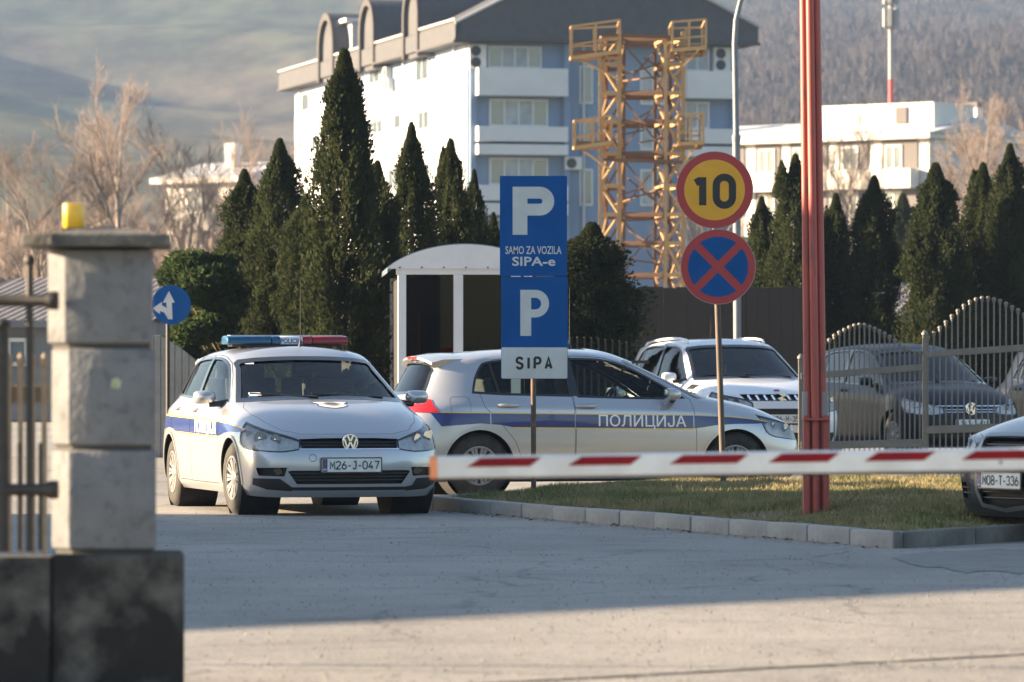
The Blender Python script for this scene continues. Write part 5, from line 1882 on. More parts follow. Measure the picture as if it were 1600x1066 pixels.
def platform(x0, x1, yt, yb, slope):
    """A railed landing seen from the end: floor frame, posts and two rails; slope lowers its outer end in the picture."""
    depth = 1.9
    xo = x0 if abs(x0 - 1000) > abs(x1 - 1000) else x1
    for y in (-.35, depth):
        s = lambda x, yy: (X(x), y, Z_(yy + (slope if x == xo else 0) * (1 if y < 0 else .35)))
        beam('landing_beam', s(x0, yb), s(x1, yb), .10, .12)
        beam('handrail', s(x0, yt), s(x1, yt), .065, .065)
        beam('midrail', s(x0, (yt + yb) / 2 + 4), s(x1, (yt + yb) / 2 + 4), .05, .05)
        for k in range(3):
            x = x0 + (x1 - x0) * k / 2
            sl = slope * (abs(x - (x1 if xo == x0 else x0)) / (abs(x1 - x0))) * (1 if y < 0 else .35)
            beam('rail_post', (X(x), y, Z_(yb + sl)), (X(x), y, Z_(yt + sl)), .07, .07)
    for x in (x0, x1):
        sl = slope if x == xo else 0
        beam('landing_beam', (X(x), -.35, Z_(yb + sl)), (X(x), depth, Z_(yb + sl * .35)), .08, .10)
        beam('handrail', (X(x), -.35, Z_(yt + sl)), (X(x), depth, Z_(yt + sl * .35)), .06, .06)
    xi = x1 if xo == x0 else x0
    beam('strut', (X(xo + (8 if xo < xi else -8)), -.2, Z_(yb + slope)), (X(xi), -.1, Z_(yb + 42)), .06, .06)
    MB().box((X((x0 + x1) / 2), depth / 2 - .17, Z_((yb + yb + slope * .6) / 2) + .07), (abs(X(x1) - X(x0)) * .96, depth, .03)).build('landing_plate', M_rustd, tw)


platform(893, 968, 33, 82, 10)
platform(1050, 1102, 36, 80, -4)
platform(898, 955, 182, 224, 8)
platform(1060, 1098, 180, 226, -2)
for y in (55, 250):
    beam('cross_beam', (X(943), -.1, Z_(y)), (X(1066), -.1, Z_(y + 4)), .06, .10, M_rustd)
for k in range(14):
    rr_ = random.Random(k)
    xa_, xb_ = rr_.uniform(945, 1010), rr_.uniform(1000, 1064)
    ya_ = rr_.uniform(70, 430)
    beam('brace', (X(xa_), rr_.uniform(0, D), Z_(ya_)), (X(xb_), rr_.uniform(0, D), Z_(ya_ + rr_.uniform(-50, 50))), .045, .045, M_rustd)

# ================================================================ thujas and other evergreens
def leaf_mat(name, a, b, c, scale=2.2):
    m = mat(name, a, rough=.8, col2=b, nscale=scale, ndetail=6., contrast=(.38, .62), col3=c, s3=9., spec=.1)
    return through(m)


def through(m):
    """Let part of the light pass thin leaves and twigs."""
    nt = m.node_tree
    b_ = nt.nodes['Principled BSDF']
    src = b_.inputs['Base Color'].links[0].from_socket
    tl = nd(nt, 'ShaderNodeBsdfTranslucent')
    mx = nd(nt, 'ShaderNodeMixShader')
    mx.inputs[0].default_value = .42
    nt.links.new(src, tl.inputs['Color'])
    nt.links.new(b_.outputs[0], mx.inputs[1])
    nt.links.new(tl.outputs[0], mx.inputs[2])
    nt.links.new(mx.outputs[0], nt.nodes['Material Output'].inputs[0])
    return m


M_thuja = leaf_mat('thuja_foliage', (.026, .036, .014), (.036, .047, .018), (.046, .048, .022))
M_junip = leaf_mat('juniper_foliage', (.030, .050, .020), (.050, .080, .026), (.070, .085, .035))
M_bark = mat('dark_bark', (.07, .05, .038), rough=.95, col2=(.12, .09, .07), nscale=8, stretch=(1, 1, .2))


def sprays(C, outw, size, r, up=1.0, aspect=.42):
    """Flat scale-leaf sprays: kites growing up and outwards from the points C."""
    n = len(C)
    d = outw * r.uniform(.25, .9, (n, 1)) + np.array([0, 0, 1.]) * r.uniform(.35, 1.1, (n, 1)) * up + r.normal(0, .35, (n, 3))
    d /= np.linalg.norm(d, axis=1, keepdims=True)
    q = r.normal(0, 1, (n, 3))
    w = np.cross(d, q)
    w /= np.linalg.norm(w, axis=1, keepdims=True)
    s = size * r.uniform(.55, 1.35, (n, 1))
    a = aspect * r.uniform(.7, 1.3, (n, 1))
    nn_ = np.cross(d, w)
    p0, p2 = C - d * s * .35, C + d * s * .75
    p1, p3 = C + d * s * .12 + w * s * a + nn_ * s * .12, C + d * s * .12 - w * s * a + nn_ * s * .12
    V = np.stack([p0, p1, p2, p3], 1).reshape(-1, 3)
    return V, np.arange(4 * n).reshape(-1, 4)


PROFS = [
    ([0, .08, .3, .55, .72, .86, .95, 1], [.75, .92, 1, 1, .93, .72, .45, .10]),
    ([0, .08, .3, .5, .7, .84, .93, 1], [.80, .95, .96, 1, .96, .80, .50, .12]),
    ([0, .10, .3, .5, .66, .85, .95, 1], [.80, .95, 1, .93, .80, .56, .34, .06]),
    ([0, .08, .25, .5, .75, .88, .95, 1], [.70, .90, 1, .95, .85, .70, .48, .12]),
]


def thuja_meshes(seed, H=5., Rr=.55, n=9000, tips=3, pr=None, base=0.):
    """A column of sprays round a thin trunk; the outline swells and thins, with several leading tips."""
    r = np.random.default_rng(seed)
    ph = r.uniform(0, 2 * PI, 8)
    def prof(t):
        return np.interp(t, pr[0], pr[1])
    def rad(t, th):
        lump = 1 + .20 * np.sin(3 * th + ph[0] + 9 * t) + .10 * np.sin(5 * th + ph[1] - 17 * t) + .13 * np.sin(23 * t + ph[2] + 2 * th) + .06 * np.sin(41 * t + ph[3] + th)
        return Rr * prof(t) * lump
    t = r.beta(1.15, 1.25, n)
    th = r.uniform(0, 2 * PI, n)
    k = 1 - np.abs(r.normal(0, .20, n))
    loose = r.random(n) < .16
    k = np.where(loose, r.uniform(.98, 1.30, n), k)
    k = np.clip(k, .25, 1.3)
    hole = np.sin(4 * th + ph[4] + 13 * t) * np.sin(29 * t + ph[5] - 3 * th) > .40
    k = np.where(hole, np.minimum(k, r.uniform(.3, .78, n)), k)
    rr = rad(t, th) * k
    C = np.stack([rr * np.cos(th), rr * np.sin(th), base + t * H * .985], 1)
    # extra leading tips
    Cs = [C]
    for q in range(tips):
        m_ = n // 26
        a = r.uniform(0, 2 * PI)
        off = Rr * r.uniform(.2, .70)
        z0 = H * r.uniform(.70, .95)
        L = H * r.uniform(.05, .10)
        u = r.random(m_)
        rw = .36 * Rr * (1 - u) ** .7 * np.abs(r.normal(.8, .3, m_))
        b = r.uniform(0, 2 * PI, m_)
        Cs.append(np.stack([off * math.cos(a) + rw * np.cos(b), off * math.sin(a) + rw * np.sin(b), z0 + (u - .25) * L * 1.3], 1))
    u = r.random(n // 20)
    rw = .30 * Rr * (1 - u) ** .6
    b = r.uniform(0, 2 * PI, len(u))
    Cs.append(np.stack([rw * np.cos(b), rw * np.sin(b), H * (.93 + .09 * u)], 1))
    C = np.concatenate(Cs)
    outw = np.stack([C[:, 0], C[:, 1], 0 * C[:, 0]], 1)
    outw /= np.linalg.norm(outw, axis=1, keepdims=True) + 1e-6
    return sprays(C, outw, .066, r, aspect=.25)


def trunk_mb(H, r0):
    mb = MB()
    mb.path([(0, 0, -.1), (.02, .01, H * .3), (-.02, .02, H * .6), (.01, 0, H * .95)], [r0, r0 * .75, r0 * .5, .01], 7)
    for k in range(16):
        a, z = k * 2.4, H * (.1 + .05 * k)
        l = .38 * (1 - k / 20)
        mb.path([(0, 0, z), (l * .6 * math.cos(a), l * .6 * math.sin(a), z + .12), (l * math.cos(a), l * math.sin(a), z + .42)], [.02, .013, .004], 4)
    return mb


TH = []
for sd in range(4):
    V, F = thuja_meshes(40 + sd, 5., .58, 50000, 3 + sd % 3, PROFS[sd])
    V[:, 2] *= 5. / V[:, 2].max()
    me_o = np_mesh('crown', V, F, M_thuja)
    tr_o = trunk_mb(5., .07).build('trunk', M_bark, smooth=50)
    TH.append((me_o.data, tr_o.data))
    bpy.data.objects.remove(me_o)
    bpy.data.objects.remove(tr_o)
# (column centre, top row, full width in photo pixels, distance, variant, label)
THUJAS = [
    (382, 262, 82, 69.2, 0, 'dark thuja with loose side tips, leftmost column of the left row'),
    (437, 214, 84, 68, 1, 'dark thuja column just left of the tallest one'),
    (538, 72, 104, 61.0, 2, 'tallest dark thuja, a broad column beside the glazed kiosk'),
    (590, 248, 70, 63.3, 3, 'narrow thuja half hidden behind the tallest one'),
    (643, 188, 66, 65, 0, 'slim thuja rising behind the kiosk roof before the white facade'),
    (704, 214, 66, 66.2, 1, 'second slim thuja behind the kiosk roof, with ragged tip'),
    (741, 262, 44, 67.4, 3, 'small thuja between the slim ones and the parking sign'),
    (771, 330, 48, 68.5, 2, 'low thuja mostly hidden by the parking sign'),
    (925, 345, 120, 68.8, 0, 'low broad thuja between the parking sign and the steel tower'),
    (1190, 305, 70, 80.0, 3, 'thuja behind the round signs and lamp post'),
    (1243, 238, 84, 79.0, 1, 'thuja directly left of the red mast'),
    (1306, 300, 74, 80.0, 2, 'thuja directly right of the red mast'),
    (1366, 272, 86, 79.0, 0, 'thuja over the lower railing panel'),
    (1462, 252, 112, 78.0, 2, 'broad thuja left of the right edge cluster'),
    (1536, 252, 84, 79.5, 1, 'thuja with pointed top in the right edge cluster'),
    (1578, 222, 84, 78.5, 3, 'tallest thuja in the right edge cluster'),
    (1625, 262, 84, 79.0, 0, 'thuja cut by the right edge'),
    (478, 300, 74, 66.8, 3, 'thuja in the shade between the two tall left columns'),
]
tr = random.Random(21)
for i, (cx, top, wpx, Z, var, lab) in enumerate(THUJAS):
    H = wz(top, Z)
    W = wpx * Z / FPX * (.84 if cx > 1150 else 1.)
    t = thing('thuja', lab, 'thuja tree', (wx(cx, Z), Z, 0), tr.uniform(0, 6.28), 'thujas along the fence')
    for nm, me_ in (('trunk', TH[var][1]), ('crown', TH[var][0])):
        o = link(nm, me_, t)
        o.scale = (W / 1.16 * 1.06, W / 1.16 * 1.06, H / 5.0)
# farther greyish conifer seen in the gap
t = thing('conifer', 'hazy grey green conifer farther off in the gap between thujas', 'conifer', (wx(1411, 150), 150, 0))
o = link('trunk', TH[0][1], t)
o.scale = (1.6, 1.6, wz(298, 150) / 5.03)
o = link('crown', TH[2][0], t)
o.scale = (1.25, 1.25, wz(298, 150) / 5.03)

# sprawling juniper at the left
r = np.random.default_rng(77)
Zj = 68.5
jn = thing('juniper', 'sprawling dark juniper with spreading limbs behind the arrow sign', 'juniper', (wx(345, Zj), Zj, 0))
X = lambda x: wx(x, Zj) - wx(345, Zj)
pads = [(300, 412, 42, 20), (276, 432, 30, 18), (330, 436, 50, 24), (356, 418, 30, 22), (300, 460, 34, 18), (345, 470, 54, 26), (390, 440, 40, 40), (400, 490, 50, 34), (345, 505, 46, 20),
        (310, 520, 40, 20), (292, 500, 26, 14), (370, 540, 64, 26), (430, 520, 56, 40), (450, 560, 60, 34), (330, 552, 40, 20), (262, 540, 24, 14), (285, 552, 30, 16), (470, 470, 44, 60), (400, 572, 60, 24), (520, 590, 60, 30)]
Cs = []
for (cx, cy, rx, ry) in pads:
    m_ = int(rx * ry * 2.0) + 500
    u = r.normal(0, 1, (m_, 3))
    u /= np.linalg.norm(u, axis=1, keepdims=True)
    u *= (r.random((m_, 1)) ** .4)
    cen = np.array([X(cx), r.uniform(-.4, .5), wz(cy, Zj)])
    sc = np.array([rx, rx * .8, ry]) * Zj / FPX
    Cs.append(cen + u * sc)
C = np.concatenate(Cs)
C = C[C[:, 2] > .02]
outw = np.stack([C[:, 0], C[:, 1] * .5, 0 * C[:, 0]], 1)
outw /= np.linalg.norm(outw, axis=1, keepdims=True) + 1e-6
V, F = sprays(C, outw, .10, r, up=.5, aspect=.24)
np_mesh('crown', V, F, M_junip, jn)
mb = MB()
for (cx, cy, rx, ry) in pads:
    p = Vector((X(cx), 0, wz(cy, Zj)))
    b0 = Vector((X(430), .2, .2))
    mid = b0.lerp(p, .5) + Vector((0, 0, -.1))
    mb.path([b0, mid, p], [.05, .03, .01], 5)
mb.build('trunk', M_bark, jn, smooth=50)

# ================================================================ bare trees
M_twig = mat('pinkish_bare_twigs', (.20, .16, .14), rough=.95, col2=(.155, .12, .105), nscale=2)
M_limb = mat('pale_bare_bark', (.28, .24, .205), rough=.95, col2=(.20, .165, .14), nscale=3)


def bare_tree(seed, H=13., spread=.5, dense=1.):
    rr = random.Random(seed)
    big, fine = MB(), MB()
    def grow_(p, d, L, rad, lev):
        pts = [p]
        dirs = d.copy()
        seg = 4 if lev < 2 else 3 if lev < 3 else 2
        for k in range(seg):
            dirs = (dirs + Vector((rr.gauss(0, .11), rr.gauss(0, .11), rr.gauss(.05, .07))) * (.5 if lev == 0 else 1)).normalized()
            pts.append(pts[-1] + dirs * L / seg)
        rs = [rad * (1 - .55 * k / seg) for k in range(seg + 1)]
        (big if lev < 2 else fine).path(pts, rs, 6 if lev < 2 else 3, caps=False)
        if lev >= 4:
            return
        nb = [int(11 * dense), int(9 * dense), int(8 * dense), int(8 * dense)][lev]
        for k in range(nb):
            t = rr.uniform(.30 if lev == 0 else .15, 1.)
            i = min(int(t * seg), seg - 1)
            q = pts[i].lerp(pts[i + 1], t * seg - i)
            side_ = Vector((rr.gauss(0, 1), rr.gauss(0, 1), rr.gauss(0, .35))).normalized()
            nd_ = (dirs * rr.uniform(.5, .9) + side_ * rr.uniform(.45, .9) * (spread * 1.6) + Vector((0, 0, .18))).normalized()
            grow_(q, nd_, L * rr.uniform(.38, .62) * (1.1 - .35 * t), max(.0068, rad * (1 - .5 * t) * rr.uniform(.35, .55)), lev + 1)
    grow_(Vector((0, 0, -.2)), Vector((rr.gauss(0, .03), rr.gauss(0, .03), 1)), H * .80, H * .016, 0)
    zmax = max(v[2] for v in fine.v)
    return big, fine, zmax


BT = []
for sd, sp, de in ((3, .46, 1.0), (8, .40, 1.0), (15, .54, 1.0)):
    big, fine, zm = bare_tree(sd, 13., sp, de)
    a = big.build('trunk', M_limb, smooth=60)
    b = fine.build('crown', M_twig)
    BT.append((a.data, b.data, zm))
    bpy.data.objects.remove(a)
    bpy.data.objects.remove(b)
BARE = [
    (196, 72, 190, 0, 1.0, 'tall bare tree with a pale forked trunk above the gate pillar'),
    (66, 165, 190, 2, 1.0, 'bare spreading tree at the left edge'),
    (258, 150, 215, 1, 1.0, 'bare tree with several upright stems left of the thujas'),
    (392, 148, 230, 1, 1.0, 'reddish bare tree just above the left thujas'),
    (130, 215, 230, 2, 1.0, 'low bare tree in the haze behind the pillar'),
    (8, 260, 210, 0, 1.0, 'bare tree cut by the left edge'),
    (330, 240, 240, 0, 1.0, 'small bare tree before the pale house'),
    (1336, 130, 200, 1, .85, 'bare tree before the white flats right of the red mast'),
    (1545, 100, 190, 0, 1.0, 'tall bare tree before the grey gable at the right'),
    (1612, 120, 200, 2, 1.0, 'bare tree cut by the right edge'),
    (1086, 245, 150, 2, .8, 'thin bare tree between the steel tower and the lamp post'),
]
for cx, top, Z, var, sw_, lab in BARE:
    t = thing('bare_tree', lab, 'bare tree', (wx(cx, Z), Z, 0), tr.uniform(0, 6.28), 'bare trees in front of the hills')
    H = wz(top, Z) / BT[var][2]
    for nm, me_ in (('trunk', BT[var][0]), ('crown', BT[var][1])):
        o = link(nm, me_, t)
        o.scale = (H * sw_, H * sw_, H)

# ================================================================ blue apartment block
M_blwall = mat('blue_render', (.18, .25, .37), rough=.9, col2=(.16, .225, .34), nscale=.6)
M_whwall = mat('white_render', (.60, .605, .62), rough=.9, col2=(.52, .53, .56), nscale=.4)
M_ltblue = mat('light_blue_render', (.45, .55, .74), rough=.9)
M_slateR = mat('dark_slate_roof', (.045, .048, .058), rough=.75, col2=(.06, .062, .07), nscale=2, bump=.3, bscale=12)
M_fascia = mat('grey_fascia', (.055, .052, .052), rough=.85)
M_wframe = mat('white_window_frame', (.55, .55, .55), rough=.5)
M_pane = mat('window_glass', (.09, .12, .14), rough=.06, spec=.9, coat=.6)
M_curtain = mat('curtain', (.42, .45, .47), rough=.9, col2=(.25, .29, .31), nscale=1.2)
M_acw = mat('white_metal_box', (.55, .55, .55), rough=.5)
M_metalsheet = mat('pale_zinc', (.42, .43, .45), rough=.5, metal=.3)
A0 = Vector((wx(733, 230), 230, 0))
ang = math.atan2(.247, .969)
ab = thing('apartment_block', 'blue and white apartment block with dark gabled roof and arched dormers', 'apartment block', A0, ang)
e1 = Vector((math.cos(ang), math.sin(ang), 0))
e2 = Vector((-math.sin(ang), math.cos(ang), 0))


def la(x, off=0.):
    """Front-face coordinate a (metres from the left corner) seen at picture column x; off = distance behind the face."""
    k = (x - CX) / FPX
    O = A0 + e2 * off
    return (k * O.y - O.x) / (e1.x - k * e1.y)


def lb(x, off=0.):
    k = (x - CX) / FPX
    O = A0 + e1 * off
    return (k * O.y - O.x) / (e2.x - k * e2.y)


def lz(y, a=0., b=0.):
    p = A0 + e1 * a + e2 * b
    return wz(y, p.y)


Wf, Db = la(1150), lb(464)
EZ = lz(64)
MB().box((Wf / 2, Db / 2, EZ / 2), (Wf, Db, EZ)).build('wall', M_blwall, ab)
# white skin of the long left facade, with a light blue band under the eave
MB().box((-.06, Db / 2, (EZ - 1.5) / 2), (.12, Db, EZ - 1.5)).build('white_facade', M_whwall, ab)
MB().box((-.05, Db / 2, EZ - .74), (.10, Db, 1.5)).build('blue_band', M_ltblue, ab)
gz_ = [(-.9, EZ - .05), (-.9, EZ + .78), (Wf / 2, EZ + 4.6), (Wf + .85, EZ + .85), (Wf + .85, EZ - .02)]
MB().prism(gz_, (0, -.9, 0), (1, 0, 0), (0, 0, 1), (0, 1, 0), 0, Db + 1.6).build('roof', M_slateR, ab)
MB().box((Wf / 2, -.93, EZ + .02), (Wf + 1.9, .08, .16)).build('fascia_board', M_fascia, ab)
# zinc strip along the left verge of the gable
for (p, q) in (((-.93, EZ + .8), (Wf / 2, EZ + 4.66)), ((Wf / 2, EZ + 4.66), (Wf + .9, EZ + .88))):
    MB().tube((p[0], -.95, p[1]), (q[0], -.95, q[1]), .09, n=6).build('verge_strip', M_metalsheet, ab)


def window(par, face, s0, s1, z0, z1, n, depth=.02, curtain=True):
    """n-light window lying on the front face ('f') or the left facade ('l')."""
    if face == 'f':
        o, u, d = Vector((0, depth, 0)), Vector((1, 0, 0)), Vector((0, -1, 0))
    else:
        o, u, d = Vector((depth, 0, 0)), Vector((0, 1, 0)), Vector((-1, 0, 0))
    v = Vector((0, 0, 1))
    if s1 < s0:
        s0, s1 = s1, s0
    w = MB()
    fw = .09
    w.prism([(s0, z0), (s1, z0), (s1, z0 + fw), (s0, z0 + fw)], o, u, v, d, 0, .07)
    w.prism([(s0, z1 - fw), (s1, z1 - fw), (s1, z1), (s0, z1)], o, u, v, d, 0, .07)
    for k in range(n + 1):
        c = s0 + fw / 2 + (s1 - s0 - fw) * k / n
        w.prism([(c - fw / 2, z0 + fw), (c + fw / 2, z0 + fw), (c + fw / 2, z1 - fw), (c - fw / 2, z1 - fw)], o, u, v, d, 0, .068)
    wo = w.build('window', M_wframe, par)
    for k in range(n):
        a_ = s0 + fw + (s1 - s0 - fw) * k / n
        b_ = s0 + (s1 - s0 - fw) * (k + 1) / n
        MB().prism([(a_, z0 + fw), (b_, z0 + fw), (b_, z1 - fw), (a_, z1 - fw)], o, u, v, d, .005, .03).build('pane', M_curtain if (curtain and (k + n) % 3 != 1) else M_pane, wo)
    return wo


bands = [(107, 150), (198, 221.5), (226, 242), (290, 314), (318, 336), (384, 408), (412, 430)]
for xl, xr in ((740.5, 880.5), (1066, 1143)):
    a_, b_ = la(xl), la(xr)
    for y0, y1 in bands:
        MB().box(((a_ + b_) / 2, -.45, (lz(y0) + lz(y1)) / 2), (b_ - a_, .9, lz(y0) - lz(y1))).build('balcony_parapet', M_whwall, ab)
    # recesses are built as dark blue back walls between projecting piers
    for pxx in (xl - 3, xr + 3.5):
        MB().box((la(pxx), -.14, EZ / 2), (.30, .28, EZ - .1)).build('pier', M_blwall, ab)
for (y0, y1) in ((70, 106), (153, 197), (245, 289), (340, 383)):
    window(ab, 'f', la(762 if y0 < 100 else 764), la(846 if y0 < 100 else 856), lz(y1), lz(y0 + 1), 4, 0)
    window(ab, 'f', la(1070), la(1108), lz(y1), lz(y0 + 1), 2, 0)
for (y0, y1) in ((100, 160), (185, 232), (262, 320)):
    window(ab, 'f', la(905), la(926), lz(y1), lz(y0), 1, 0)
    window(ab, 'f', la(1000), la(1040), lz(y1), lz(y0), 2, 0)
MB().tube((la(911), -.12, 0), (la(911), -.12, EZ), .07, n=8).build('downpipe', M_metalsheet, ab)


def ac_unit(a, b, z, face):
    sz = (.85, .34, .62) if face == 'f' else (.34, .85, .62)
    o = MB().box((a, b, z), sz).build('ac_unit', M_acw, ab, bevel=.02)
    Mx = Matrix.Translation((a - .1, b - .172, z)) @ Matrix.Rotation(R(90), 4, 'X') if face == 'f' else Matrix.Translation((a - .172, b - .1, z)) @ Matrix.Rotation(R(-90), 4, 'Y')
    MB().lathe([(.25, 0), (.25, .012), (.05, .016), (0, .016)], 20, Mx, cap=False).build('fan', M_black, o)


for yy in (80, 98):
    ac_unit(la(744), -.20, lz(yy), 'f')
    ac_unit(la(1126), -.20, lz(yy - 2), 'f')
ac_unit(la(893), -.22, lz(254), 'f')
# left facade windows, pipes, eave parapet and arched dormers
for (x0, x1, y0, y1, n) in ((655, 675, 86, 128, 2), (582, 599, 104, 132, 2), (560, 570, 118, 150, 1), (659, 676, 172, 204, 2), (621, 632, 177, 203, 1), (580, 603, 187, 211, 3), (655, 675, 255, 290, 2), (612, 628, 262, 296, 2), (476, 488, 145, 175, 1), (492, 504, 210, 235, 2)):
    bm_ = lb((x0 + x1) / 2)
    window(ab, 'l', lb(x0), lb(x1), lz(y1, 0, bm_), lz(y0, 0, bm_), n, -.13, False)
bm_ = lb(618)
MB().box((-.10, bm_, lz(119, 0, bm_)), (.10, abs(lb(606) - lb(631)), 1.25)).build('loggia_recess', M_blwall, ab)
ac_unit(-.35, lb(615), lz(114, 0, bm_), 'l')
ac_unit(-.35, lb(618), lz(132, 0, bm_), 'l')
bm_ = lb(690)
MB().box((-.07, (lb(682) + lb(712)) / 2, lz(86, 0, bm_)), (.12, abs(lb(682) - lb(712)), 1.2)).build('loggia_recess', M_ltblue, ab)
for x in (716, 637, 474):
    MB().tube((-.22, lb(x), 0), (-.22, lb(x), EZ), .07, n=8).build('downpipe', M_metalsheet, ab)
dorm = [(513, 4.0), (577, 3.6), (646, 3.4)]
edges = [-.9]
for xc, wd in reversed(dorm):
    c = lb(xc, -.8)
    edges += [c - wd / 2, c + wd / 2]
edges.append(Db + .7)
for k in range(0, len(edges), 2):
    a_, b_ = edges[k], edges[k + 1]
    MB().box((-.75, (a_ + b_) / 2, EZ + .42), (.22, b_ - a_, 1.05)).build('eave_parapet', M_fascia, ab)
    MB().box((-.55, (a_ + b_) / 2, EZ - .08), (.9, b_ - a_, .10)).build('eave_soffit', M_fascia, ab)
    MB().box((-.78, (a_ + b_) / 2, EZ + .98), (.34, b_ - a_, .09)).build('eave_coping', M_metalsheet, ab)
for xc, wd in dorm:
    c = lb(xc, -.8)
    hgt = 3.35
    rad_ = wd / 2
    arc_o = [(-rad_, -.3)] + [(-rad_ * math.cos(PI * k / 16), hgt - rad_ * .95 + rad_ * .95 * math.sin(PI * k / 16)) for k in range(17)] + [(rad_, -.3)]
    arc_i = [(a_ * .80, (b_ - .12 if b_ > 0 else b_) if abs(a_) > rad_ * .95 else hgt - rad_ * .95 + (b_ - hgt + rad_ * .95) * .80) for a_, b_ in arc_o]
    MB().prism(arc_o, (0, c, EZ), (0, 1, 0), (0, 0, 1), (1, 0, 0), -.75, Wf / 2).build('dormer_vault', M_slateR, ab, smooth=40)
    n = len(arc_o)
    rim = MB()
    ring_v = [Vector((-1.0, c + a_, EZ + b_)) for a_, b_ in arc_o] + [Vector((-1.0, c + a_, EZ + b_)) for a_, b_ in arc_i]
    ring_b = [v + Vector((.26, 0, 0)) for v in ring_v]
    rim.add(ring_v + ring_b, [(k, n + k, n + k + 1, k + 1) for k in range(n - 1)] + [(2 * n + k, 2 * n + k + 1, k + 1 + 0, k) for k in range(n - 1)] + [(n + k, 3 * n + k, 3 * n + k + 1, n + k + 1) for k in range(n - 1)])
    rim.build('dormer_arch', M_fascia, ab)
# roof hatch box between the dormers
c = lb(542, -.2)
MB().box((.6, c, EZ + 1.9), (1.4, 1.6, 1.6)).build('roof_box', M_metalsheet, ab)
MB().box((.5, c, EZ + 2.8), (2.0, 2.2, .2)).build('roof_box_lid', M_whwall, ab)

# ================================================================ white flats
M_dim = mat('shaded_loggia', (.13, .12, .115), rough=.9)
M_wh2 = mat('cream_render', (.66, .63, .58), rough=.9, col2=(.58, .55, .51), nscale=.3)
M_flatroof = mat('pale_roof_sheet', (.45, .46, .48), rough=.6)


def flats(label, xc, Z, Lf, Lr, yroof, yaw, floors, loggias, group=None):
    """A block seen corner on: facade running left from the corner, gable running right."""
    t = thing('block_of_flats', label, 'block of flats', (wx(xc, Z), Z, 0), R(-yaw))
    H = wz(yroof, Z)
    # local -x runs along the lit facade (towards the left and away), local +y along the gable
    MB().box((-Lf / 2, Lr / 2, H / 2), (Lf, Lr, H)).build('wall', M_wh2, t)
    MB().box((-Lf / 2 - .2, Lr / 2, H + .18), (Lf + 1.2, Lr + 1.2, .36)).build('roof_slab', M_wh2, t)
    MB().prism([(-.6, .36), (Lr / 2, 1.5), (Lr + .6, .36)], (-Lf / 2, 0, H), (0, 1, 0), (0, 0, 1), (1, 0, 0), -Lf / 2 - .6, Lf / 2 + .6).build('roof', M_flatroof, t)
    st = 2.75
    for f in range(floors):
        z0 = H - st * (f + 1)
        for (p, q) in loggias:
            MB().box((-(p + q) / 2, -.03, z0 + st * .66), (q - p, .08, st * .62)).build('loggia_shade', M_dim, t)  # dark slab on the wall; the recess shade is in its colour
            MB().box((-(p + q) / 2, -.55, z0 + st * .12), (q - p + .2, 1.0, st * .42)).build('balcony', M_wh2, t)
            window(t, 'f', -q + .3, -q + 1.5, z0 + .9, z0 + 2.4, 2, -.08, False)
        window(t, 'f', -(loggias[0][0]) + .5, -(loggias[0][0]) + 1.7, z0 + .9, z0 + 2.3, 2, -.02, False) if loggias[0][0] > 2.4 else None
    return t, H


wf, H = flats('white block of flats with penthouse and mast behind the right thujas', 1452, 290, 22, 11, 216, 38, 4, [(.8, 3.4), (4.4, 6.6), (7.4, 10.2), (10.9, 12.8), (13.6, 17.0)])
MB().box((-4.6, 3.2, H + 1.2), (8.6, 4.5, 2.1)).build('penthouse', M_wh2, wf)
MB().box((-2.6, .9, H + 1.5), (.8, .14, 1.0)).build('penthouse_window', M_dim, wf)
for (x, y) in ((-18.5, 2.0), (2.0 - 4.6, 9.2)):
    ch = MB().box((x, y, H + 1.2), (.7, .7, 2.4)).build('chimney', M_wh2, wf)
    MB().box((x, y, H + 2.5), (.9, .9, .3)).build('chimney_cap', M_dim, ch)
pf, H2 = flats('pale block of flats with balconies behind the bare trees at the left', 372, 300, 5.6, 10, 285, 32, 3, [(1.6, 4.2)])
ch = MB().box((-2.5, 3, H2 + 1.3), (.8, .8, 2.6)).build('chimney', M_wh2, pf)
# telecom mast on the flats
Zq = 296.
ms = thing('telecom_mast', 'grey telecom mast with red foot and panel antennas on the white flats', 'mast', (wx(1392, Zq), Zq, wz(158, Zq)))
Z_ = lambda y: wz(y, Zq) - wz(158, Zq)
M_mred = mat('mast_red', (.38, .05, .05), rough=.6)
M_mwhite = mat('mast_white', (.26, .26, .265), rough=.6)
for y0, y1, m in ((158, 124, M_mred), (124, 52, M_mwhite), (52, -40, M_mwhite)):
    MB().tube((0, 0, Z_(y0) - (1.5 if y0 == 158 else 0)), (0, 0, Z_(y1)), .16, n=10).build('mast_band', m, ms, smooth=40)
for k in range(6):
    a = 2 * PI * k / 6 + .3
    for yc in (28, -8):
        b = MB().box((.42 * math.cos(a), .42 * math.sin(a), Z_(yc)), (.26, .16, 1.15), a + PI / 2).build('antenna_panel', M_mwhite, ms, bevel=.02)
    MB().tube((0, 0, Z_(45)), (.42 * math.cos(a), .42 * math.sin(a), Z_(45)), .03, n=5).build('bracket', M_galv, ms)

# ================================================================ low halls with corrugated roofs
M_corr = mat('corrugated_sheet', (.34, .295, .26), rough=.7, col2=(.25, .215, .19), nscale=1.2, stretch=(1, .3, 1))
M_hallw = mat('grey_hall_wall', (.16, .165, .175), rough=.9, col2=(.12, .125, .135), nscale=1)


